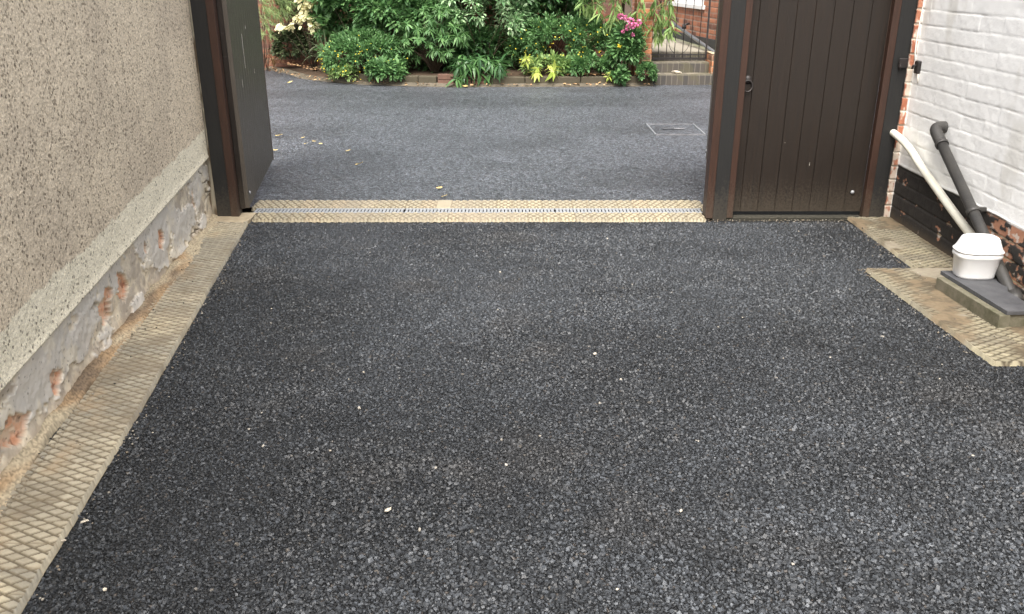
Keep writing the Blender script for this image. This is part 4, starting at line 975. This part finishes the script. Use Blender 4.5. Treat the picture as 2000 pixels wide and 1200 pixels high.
step_obj('second grey brick step with a loose stone resting before it', 1.96, 2.776, 12.55, 12.80, .10, .275, 543)
step_obj('topmost dark brick step directly under the iron gate', 1.96, 2.776, 12.83, 13.0, .25, .385, 545)
bm = chip_mesh(.06, 77, .32, 1.5); so = place('loose_stone', bm, 2.31, 12.45, .155, .3, 1.0); tag(so, 'flat tan stone lying on the lowest brick step', 'stone')
# path behind the gate
xs = np.arange(1.75, 3.6, .03); ys = np.arange(12.98, 19, .03); Y, X = np.meshgrid(ys, xs, indexing='ij')
z = .382 + .02 * (Y - 12.98) + .004 * fbm(X * 8, Y * 8, 551, 3); fx = X / .6 - np.floor(X / .6); fy = Y / .6 - np.floor(Y / .6)
j = sstep(0, .03, np.minimum(np.minimum(fx, 1 - fx), np.minimum(fy, 1 - fy)))
c = mixc((.33, .30, .245), (.27, .25, .20), fbm(X * 4, Y * 4, 553, 4)); c = mixc((.12, .13, .06), c, j); c = mixc(c, (.10, .12, .05), .7 * sstep(2.75, 2.95, X + .12 * (Y - 13.3) + .15 * (fbm(X * 9, Y * 9, 555, 3) - .5)))
tag(np_mesh('path', np.stack([X, Y, z], -1).reshape(-1, 3), grid_faces(len(ys), len(xs), True), M['path'], col=c.reshape(-1, 3)), kind='structure')

# iron garden gate
ig = empty('iron_garden_gate', (1.96, 12.70, .30)); tag(ig, 'black wrought iron garden gate with thin vertical bars above the steps', 'gate')
W = .80
b = MB(); b.box((0, -.008, 0), (W, .008, .03)); b.box((0, -.008, 1.25), (W, .008, 1.28)); b.box((0, -.010, .0305), (.022, .010, 1.2495)); b.box((W - .022, -.010, .0305), (W, .010, 1.2495)); b.box((.0225, -.006, .06), (W - .0225, .006, .075))
b.build('frame', M['iron'], ig)
for k in range(1, 7):
    x = k * W / 7; b = MB(); b.tube([(x, 0, .03), (x, 0, 1.25)], .0052, 8); b.build('bar', M['iron'], ig)
for (x0, x1_) in ((3, 2), (4, 5)):
    b = MB(); b.tube(smoothpath([(x0 * W / 7, -.002, .09), ((x0 * .5 + x1_ * .5) * W / 7, -.002, .14), (x1_ * W / 7 + (.02 if x1_ < x0 else -.02), -.002, .24), (x1_ * W / 7, -.002, .30)], 5), .0035, 6); b.build('scroll', M['iron'], ig)

# house wall beyond
hx0, hy0 = 3.06, 12.75; hdx, hdy = -.135, 1.0; hl = math.hypot(hdx, hdy); ha = math.atan2(hdy, hdx)
hs_ = empty('brick_house', (hx0, hy0, .36), ha); tag(hs_, 'red brick house wall with black plinth and white window beyond the iron gate', 'house')
# local +X runs away along the wall, local +Y is the yard side
LN = 5.2; W0, W1, WZ0 = 1.10, 2.75, .62
def hpanel(x0, x1, z0, z1, seed, nm, **kw):
    X, Z, h, c, nz, nx = brick_panel(x0, x1, z0, z1, .012, seed, **kw)
    np_mesh(nm, np.stack([X, h, Z], -1).reshape(-1, 3), grid_faces(nz, nx, False), M['brick'], hs_, c.reshape(-1, 3))
HC = dict(c1=(.44, .185, .105), c2=(.27, .115, .075), mortar=(.33, .28, .23))
hpanel(0, LN, .17, WZ0, 561, 'wall', **HC); hpanel(0, W0, WZ0, 2.8, 561, 'wall', **HC); hpanel(W1, LN, WZ0, 2.8, 561, 'wall', **HC); hpanel(W0, W1, 1.9, 2.8, 561, 'wall', **HC)
b = MB(); b.box((0, -.25, -.1), (LN, -.14, 2.8)); b.box((0, -.14, -.1), (W0, -.003, 2.8)); b.box((W1, -.14, -.1), (LN, -.003, 2.8)); b.box((W0, -.14, -.1), (W1, -.003, WZ0)); b.box((W0, -.14, 1.9), (W1, -.003, 2.8)); b.build('masonry_core', M['oldbrick'], hs_)
M['blackplinth'] = mat('black_plinth_paint', (.035, .036, .038), .6, .4, noise=.6, nscale=9, dark=(.07, .065, .06), bump=.5, bscale=50)
b = MB(); b.box((-.0, .0, -.1), (LN, .02, .17), .004); b.build('plinth', M['blackplinth'], hs_)
wn = MB(); wn.box((W0 + .005, -.10, WZ0 + .01), (W1 - .005, -.05, WZ0 + .08), .006); wn.box((W0 + .005, -.10, WZ0 + .081), (W0 + .075, -.05, 1.88), .006); wn.box((W1 - .075, -.10, WZ0 + .081), (W1 - .005, -.05, 1.88), .006); wn.box(((W0 + W1) / 2 - .03, -.098, WZ0 + .081), ((W0 + W1) / 2 + .03, -.052, 1.88), .006)
wf = wn.build('window', M['upvc'], hs_)
b = MB(); b.box((W0 + .07, -.08, WZ0 + .08), (W1 - .07, -.074, 1.88)); b.build('pane', M['glass'], wf)
b = MB(); b.box((W0 - .06, -.12, WZ0 - .055), (W1 + .06, .05, WZ0 + .008), .006); b.build('sill', M['upvc'], wf)
b = MB(); b.prism([(0, -.3), (LN, -.3), (LN, .25), (0, .25)], 2.8, 2.9); b.build('roof', M['slate'], hs_)

# handrail
hr = empty('handrail', (0, 0, 0)); tag(hr, 'black metal handrail sloping down beside the house behind the iron gate', 'handrail')
pa = at(1396, 103, 12.75); pb = at(1312, 44, 14.6)
b = MB(); b.tube([pa + Vector((.12, -.05, -.01)), pa, pb], .026, 10); b.build('rail', M['railpaint'], hr)
pc = pa.lerp(pb, .72); b = MB(); b.tube([pc, pc + Vector((.0, 0, .07)), pc + Vector((.10, .0, .10))], .018, 8); b.lathe([(.03, 0), (.035, .02), (.03, .05), (.01, .06)], c=(pc.x + .02, pc.y, pc.z + .02), n=10); b.build('bracket', M['iron'], hr)

# ================================================================ PLANTING
bush_at('background_shrub', 'tall dark background shrub at the back of the bed centre', 'shrub', 600, -140, 1090, 170, 13.75, .40, 13000, 150, .20, .085, .45, 'lf_dark', 601, surf=.2)
bush_at('bushy_shrub', 'broad mid green shrub rising behind the right yellow-flowered mass', 'shrub', 985, -70, 1175, 90, 13.45, .3, 5200, 90, .12, .075, .42, 'lf_dark', 606, surf=.35)
bush_at('bushy_shrub', 'mid green shrub rising between the cream-leaved shrub and whorled shrub', 'shrub', 690, -60, 860, 110, 13.0, .3, 4200, 80, .12, .08, .42, 'lf_mid', 607, surf=.4)
bush_at('dark_evergreen', 'low dark evergreen filling the shade under the pale glossy shrub', 'shrub', 800, 52, 1020, 172, 13.15, .30, 5200, 80, .13, .075, .42, 'lf_dark', 602, surf=.2)
bush_at('lobed_leaf_shrub', 'mid green lobed-leaf shrub above the left yellow-flowered mound', 'shrub', 615, -90, 800, 110, 13.25, .35, 2600, 75, .13, .10, .85, 'lf_mid', 603, tmpl='lobed', surf=.35)
bush_at('variegated_shrub', 'large glossy pale green shrub in the middle of the bed', 'shrub', 850, -130, 1050, 122, 12.95, .42, 9500, 110, .115, .060, .5, 'lf_glossy', 605, surf=.6)
# whorled-leaf shrub
def whorl(pos, axis, n, L, seed, droop=.5):
    r = np.random.default_rng(seed); a = np.arange(n) * 2.39996 + r.random() * 6; axis = np.array(axis, float); axis /= np.linalg.norm(axis)
    q = np.cross(axis, [0, 1, .1]); q /= np.linalg.norm(q); w_ = np.cross(axis, q)
    el = r.uniform(-.15, .55, n); d = (np.cos(a)[:, None] * q + np.sin(a)[:, None] * w_) + axis * el[:, None]
    return np.tile(pos, (n, 1)), d, L * r.uniform(.75, 1.1, n)
def whorl_shrub(name, label, spots, Yb, L, nl, aspect, matk, seed, baseuv, droop=.5, stemr=.006, bias=None, jit=.15):
    bs = at(*baseuv, Yb); t = empty(name, (bs.x, Yb, max(bs.z, .0))); tag(t, label, 'plant')
    P, D, Sz = [], [], []; tips = []
    for i, (u, v, dy) in enumerate(spots):
        p = at(u, v, Yb + dy) - t.location; ax = Vector((p.x * .5, -.55, .65)) + Vector((random.uniform(-jit, jit),) * 3)
        a, b_, c_ = whorl(np.array(p), ax, nl, L * random.uniform(.8, 1.15), seed + i); P.append(a); D.append(b_); Sz.append(c_); tips.append(tuple(p))
    leaf_cloud('foliage', matk, np.concatenate(P), np.concatenate(D), np.concatenate(Sz), aspect, t, 'lance', bend=droop, fold=.25)
    stems(t, (0, 0, 0), tips, stemr); return t
rn = random.Random(5)
sp = []
while len(sp) < 130:
    u, v = rn.uniform(778, 908), rn.uniform(15, 118)
    if ((u - 845) / 66) ** 2 + ((v - 66) / 54) ** 2 < 1.05: sp.append((u, v, rn.uniform(-.25, .35)))
whorl_shrub('whorled_leaf_shrub', 'shrub with star-like whorls of narrow leaves above the brick stacks', sp, 12.75, .115, 15, .26, 'lf_mid', 700, (850, 140))
sp = [(rn.uniform(892, 985), 0, 0) for _ in range(44)]; sp = [(u, rn.uniform(112, 150) + 6 * abs(u - 935) / 45, rn.uniform(-.15, .2)) for u, _, _ in sp]
whorl_shrub('drooping_dark_plant', 'dark drooping plant with fingered leaves spilling over the kerb', sp, 12.25, .16, 8, .26, 'lf_dark', 760, (935, 158), droop=.9)

def flowered(name, label, boxes, Y, n, nf, seed, fm='petal_yellow', matk='lf_mid', fr=.009, size=.05):
    u0, v0, u1, v1 = boxes
    t, cc = bush_at(name, label, 'flowering plant', u0, v0, u1, v1, Y, .32, n, 120, .085, size, .42, matk, seed, surf=.4)
    a = at(u0, v1, Y); b_ = at(u1, v0, Y); r = random.Random(seed); pts = []
    cx, cz = (a.x + b_.x) / 2, (a.z + b_.z) / 2; rx, rz = (b_.x - a.x) / 2, (b_.z - a.z) / 2
    while len(pts) < nf:
        x, z = r.uniform(-1, 1), r.uniform(-1, 1)
        if x * x + z * z < 1: pts.append((x * rx * .95, -.32 * math.sqrt(max(0, 1 - x * x - z * z)) - .11, cz - t.location.z + z * rz * .95))
    flowers(t, pts, fr, fm, seed=seed); return t
flowered('yellow_flowered_plant', 'yellow-flowered green mound spilling over the kerb on the left', (614, 62, 806, 164), 12.7, 7200, 62, 801)
flowered('yellow_flowered_plant', 'broad yellow-flowered mass filling the right half of the bed', (985, 28, 1245, 156), 12.85, 10500, 95, 811)
# low foliage along the kerb on the right
bush_at('low_green_plant', 'low fresh green plant beneath the right yellow-flowered mass', 'plant', 1010, 112, 1130, 148, 12.5, .15, 700, 25, .06, .075, .45, 'lf_bright', 821)
bush_at('low_green_plant', 'low leafy fringe hiding the soil under the right yellow mass', 'plant', 1095, 112, 1200, 152, 12.4, .14, 900, 30, .055, .06, .5, 'lf_mid', 824)
bush_at('low_green_plant', 'low leafy fringe hiding the soil between yellow mound and brick stacks', 'plant', 715, 118, 790, 160, 12.35, .14, 1100, 34, .06, .07, .5, 'lf_mid', 826)
bush_at('trailing_plant', 'small trailing green plant over the kerb under the left yellow mound', 'plant', 640, 128, 700, 158, 12.5, .12, 350, 16, .05, .05, .5, 'lf_bright', 822)
bush_at('mat_plant', 'bushy bright green cushion plant at the kerb end beside the steps', 'plant', 1242, 122, 1284, 163, 12.22, .13, 1200, 24, .045, .028, .8, 'lf_mid', 823, tmpl='round')
bush_at('low_green_plant', 'little round-leaved plant hanging over the kerb right of the lime rosettes', 'plant', 1196, 132, 1226, 164, 12.2, .08, 200, 9, .05, .06, .8, 'lf_mid', 825, tmpl='round')
# lime rosettes on the kerb
for i, (u, v, L, lab) in enumerate([(1080, 141, .145, 'largest lime green rosette plant leaning over the kerb'), (1047, 143, .11, 'lime rosette plant just left of the largest one on the kerb'),
                                    (1028, 122, .12, 'lime-tinged rosette plant highest at the left end of the yellow mass'), (1189, 151, .085, 'small lime rosette plant on the kerb near the pink-flowered plant')]):
    whorl_shrub('lime_rosette_plant', lab, [(u, v, 0), (u + 2, v - 8, .05)], 12.2, L, 8, .38, 'lf_lime', 840 + i * 7, (u, v + 12), droop=.7, jit=.02)
# pink flowers
t, cc = bush_at('pink_flowered_plant', 'tall leafy plant with pink flower heads beside the brick pillar', 'flowering plant', 1188, 50, 1260, 156, 12.35, .14, 1900, 50, .07, .085, .36, 'lf_mid', 851, surf=.4)
for i, (u, v, rr) in enumerate([(1212, 32, .045), (1221, 35, .04), (1232, 42, .055), (1236, 50, .05), (1247, 45, .05), (1225, 54, .045), (1217, 62, .03), (1236, 68, .032)]):
    p = at(u, v, 12.2) - t.location; r = np.random.default_rng(i); k = 46; d = r.normal(size=(k, 3)); d /= np.linalg.norm(d, axis=1, keepdims=True)
    leaf_cloud('flower_head', 'petal_pink', np.array(p) + d * rr * .45, d, np.full(k, rr * .6), .8, t, 'round')
p = at(1210, 90, 12.15) - t.location; d = RNG.normal(size=(30, 3)); d /= np.linalg.norm(d, axis=1, keepdims=True)
q = leaf_cloud('flower_head', 'petal_yellow', np.array(p) + d * .012, d, np.full(30, .022), .8, t, 'round'); q['label'] = 'single yellow daisy-like flower head'

# overhanging branch with hanging lance leaves, rooted behind the pillar
def hanging(name, label, Y, spots, L, aspect, matk, base, seed, nl=6):
    t = empty(name, base); tag(t, label, 'tree'); P, D, Sz = [], [], []; tips = []; r = np.random.default_rng(seed)
    for (u, v, dy) in spots:
        p = np.array(at(u, v, Y + dy) - t.location); tips.append(tuple(p)); n = nl
        d = np.stack([r.normal(0, .55, n), r.normal(0, .4, n), r.uniform(-1.2, -.25, n)], -1); P.append(p + r.normal(0, .02, (n, 3))); D.append(d); Sz.append(L * r.uniform(.7, 1.2, n))
    leaf_cloud('foliage', matk, np.concatenate(P), np.concatenate(D), np.concatenate(Sz), aspect, t, 'lance', bend=.15, fold=.3)
    b = MB(); top = Vector((0, 0, 2.0)); b.tube([(0, 0, -.1), (.03, 0, 1.0), top], [.03, .024, .018], 8)
    b.build('trunk', M['wood_bark'], t); b = MB()
    for q in tips[::3]:
        q = Vector(q); b.tube([top, (top + q) / 2 + Vector((0, -.05, .22)), q + Vector((0, 0, .02))], [.009, .006, .003], 5)
    b.build('branch', M['wood_bark'], t); return t
sp = []
while len(sp) < 120:
    u = rn.uniform(1135, 1318); lim = 30 + 28 * math.sin((u - 1135) / 183 * math.pi * 1.6 + .4) ** 2 + (14 if u > 1250 else 0); v = rn.uniform(-90, lim); sp.append((u, v, rn.uniform(-.3, .3)))
sp += [(1283, 40, 0), (1287, 66, .1), (1284, 72, .05), (1213, 45, .1), (1197, 38, 0)]
hanging('overhanging_sapling', 'sapling with drooping lance-shaped leaves overhanging the brick pillar', 12.6, sp, .165, .2, 'lf_bright', (1.55, 12.95, .15), 861, 7)
# feathery shrub far left
t = empty('feathery_shrub', (-3.65, 13.95, .1)); tag(t, 'feathery light green shrub behind the open left gate leaf', 'shrub')
P, D = [], []; tips = []
r = np.random.default_rng(871)
for k in range(170):
    u, v = r.uniform(500, 572), r.uniform(-110, 66)
    if v > 66 - (max(0, u - 530)) * 1.1: continue
    p = np.array(at(u, v, 13.7 + r.uniform(-.3, .3)) - t.location); tips.append(tuple(p)); n = 24; ax = np.array([r.uniform(.1, .9), -.3, r.uniform(-.8, -.1)]); ax /= np.linalg.norm(ax)
    s_ = r.uniform(0, .18, n); P.append(p + ax * s_[:, None]); D.append(ax + r.normal(0, .45, (n, 3)))
P = np.concatenate(P); leaf_cloud('foliage', 'lf_feather', P, np.concatenate(D), r.uniform(.05, .10, len(P)), .10, t, 'lance'); stems(t, (-.25, .1, -.1), tips[::30], .005)
# ivy and dark groundcover on the wall at left
bush_at('wall_creeper', 'drab small-leaved creeper on the garden wall behind the strappy plant', 'creeper', 528, 48, 612, 132, 14.15, .10, 2200, 60, .08, .04, .8, 'lf_drab', 873, tmpl='round', surf=.3)
bush_at('wall_creeper', 'small-leaved creeper high on the wall left of the cream-leaved shrub', 'creeper', 540, -60, 600, 52, 14.1, .15, 1500, 45, .09, .05, .7, 'lf_drab', 875, tmpl='round', surf=.3)
bush_at('wall_creeper', 'dark creeper hanging on the garden wall above the right yellow mass', 'creeper', 990, -20, 1160, 80, 14.0, .12, 2600, 75, .11, .06, .7, 'lf_dark', 877, tmpl='round', surf=.3)
bush_at('wall_creeper', 'creeper with mixed pale leaves between cream-leaved shrub and lobed-leaf shrub', 'creeper', 598, -60, 668, 62, 13.7, .15, 1300, 40, .10, .06, .7, 'lf_mid', 879, tmpl='round', surf=.3)
# cream leaves
t = empty('cream_leaved_shrub', (-2.95, 13.45, .12)); tag(t, 'shrub with large pale cream leaves on an arching stem at left', 'shrub'); P, D = [], []; tips = []; r = np.random.default_rng(881)
path_ = [(594, -30), (594, -10), (593, 3), (596, 12), (598, 22), (588, 28), (582, 38), (590, 33), (602, 32), (612, 36), (616, 46), (610, 40), (620, 40), (578, 45), (567, 50), (560, 53), (550, 56), (596, 5), (605, 8), (613, 50)]
for (u, v) in path_:
    p = np.array(at(u, v, 13.25) - t.location); tips.append(tuple(p)); n = 8 if u > 570 else 6
    d = np.stack([r.normal(0, .8, n), r.normal(-.5, .3, n), r.uniform(-1, .3, n)], -1); P.append(p + r.normal(0, .04, (n, 3))); D.append(d)
P = np.concatenate(P); leaf_cloud('foliage', 'lf_cream', P, np.concatenate(D), r.uniform(.06, .115, len(P)), .75, t, 'round', fold=.2); stems(t, (0, 0, -.1), tips[::2], .008)
# strappy plant
def strappy(name, label, base, n, L, wid, matk, seed, spread=.9):
    t = empty(name, base); tag(t, label, 'plant'); r = random.Random(seed); b = bmesh.new(); cl = b.loops.layers.float_color.new('Col')
    for i in range(n):
        a = r.uniform(0, 2 * math.pi); ln = L * r.uniform(.6, 1.15); out = r.uniform(.25, spread); d = Vector((math.cos(a), math.sin(a) * .6, 0)); sd = Vector((-d.y, d.x, 0)).normalized(); prev = None; cv = r.random()
        for k in range(9):
            t_ = k / 8; p = d * (out * ln * t_ ** 1.3) + Vector((0, 0, ln * (t_ * .95 - out * .95 * t_ ** 2.4))); w_ = wid * (1 - t_ ** 3) * .5 + .0008
            cur = (b.verts.new(p - sd * w_), b.verts.new(p + sd * w_))
            if prev:
                f = b.faces.new((prev[0], prev[1], cur[1], cur[0]))
                for l in f.loops: l[cl] = (cv, cv, cv, 1)
            prev = cur
    bmobj('blade_tuft', b, M[matk], t); return t
strappy('strappy_plant', 'strappy-leaved plant with long arching blades below the cream leaves', (-2.72, 13.15, .15), 60, .75, .022, 'lf_strap', 891)
strappy('grass_tuft', 'straw coloured grass tuft at the foot of the left garden wall', (-3.78, 14.15, .05), 26, .42, .010, 'lf_tan', 893)
strappy('grass_tuft', 'green grass tuft on the kerb left of the yellow mound', (-2.45, 12.85, .1), 40, .35, .012, 'lf_strap', 895)
# loose grit along the tarmac edges and the door: nobody could count it
r = np.random.default_rng(951); pts = []
for _ in range(200): y = r.uniform(1.5, 5.3); pts.append((edgex(y) + abs(r.normal(0, .03)) + .002, y, -.006))
for _ in range(80): y = r.uniform(3.2, 4.37); pts.append((1.889 + (4.372 - y) * .061 - abs(r.normal(0, .02)), y, -.006))
for _ in range(70): y = r.uniform(4.39, 5.35); pts.append((2.163 - abs(r.normal(0, .025)), y, -.006))
for _ in range(70): pts.append((r.uniform(1.86, 2.16), 4.385 + abs(r.normal(0, .02)), -.006))
for _ in range(260): pts.append((r.uniform(1.24, 2.42), 5.385 - abs(r.normal(0, .028)), -.005))
for _ in range(90): y = r.uniform(2.1, 5.2); pts.append((wallx(y) + .06 + abs(r.normal(0, .07)), y, .016))
for _ in range(120): pts.append((r.uniform(2.0, 2.42), r.uniform(3.25, 5.2), .010))
p = np.array(pts); n = len(p); sz = r.uniform(.0010, .0034, n)
cb_ = np.array([(a, b2, d) for d in (-1, 1) for b2 in (-1, 1) for a in (-1, 1)], float)[None] * (sz[:, None] * np.array([1.2, .8, .6])[None])[:, None] * r.uniform(.6, 1.2, (n, 8, 3))
an = r.uniform(0, 6.28, n); co, si = np.cos(an)[:, None], np.sin(an)[:, None]; q = cb_.copy(); q[..., 0] = cb_[..., 0] * co - cb_[..., 1] * si; q[..., 1] = cb_[..., 0] * si + cb_[..., 1] * co
V = (q + p[:, None]).reshape(-1, 3); fq = np.array([(4, 5, 7, 6), (0, 1, 5, 4), (1, 3, 7, 5), (3, 2, 6, 7), (2, 0, 4, 6)]); Fq = (fq[None] + (np.arange(n) * 8)[:, None, None]).reshape(-1, 4)
t = r.random(n)[:, None]; cc = np.where(t < .30, np.array([[.34, .31, .26]]), np.where(t < .6, np.array([[.24, .20, .15]]), np.array([[.05, .048, .045]])))
tag(np_mesh('loose_grit', V, Fq, M['dirt'], None, np.repeat(cc, 8, 0), smooth=False), kind='stuff')
# leaf litter along the far kerb: nobody could count it
r = np.random.default_rng(901); s_ = np.concatenate([r.uniform(s_of_x(-3.9), s_of_x(-2.6), 170), r.uniform(s_of_x(-2.6), Ltot, 110), r.uniform(s_of_x(.8), s_of_x(1.3), 60)])
of = np.concatenate([r.normal(.02, .12, 170), r.normal(-.04, .04, 110), r.normal(.05, .05, 60)]); X, Y = kerb_at(s_, off=of)
P = np.stack([X, Y, np.where(of > .02, .145, .025)], -1); P[:170, 2] = .03
P[:170, 2] = np.where(of[:170] > 0, .13, .03)
D = np.stack([r.normal(size=len(P)), r.normal(size=len(P)), r.uniform(-.1, .35, len(P))], -1)
tag(leaf_cloud('leaf_litter', 'lf_tan', P, D, r.uniform(.025, .06, len(P)), .55, None, 'lance'), kind='stuff')
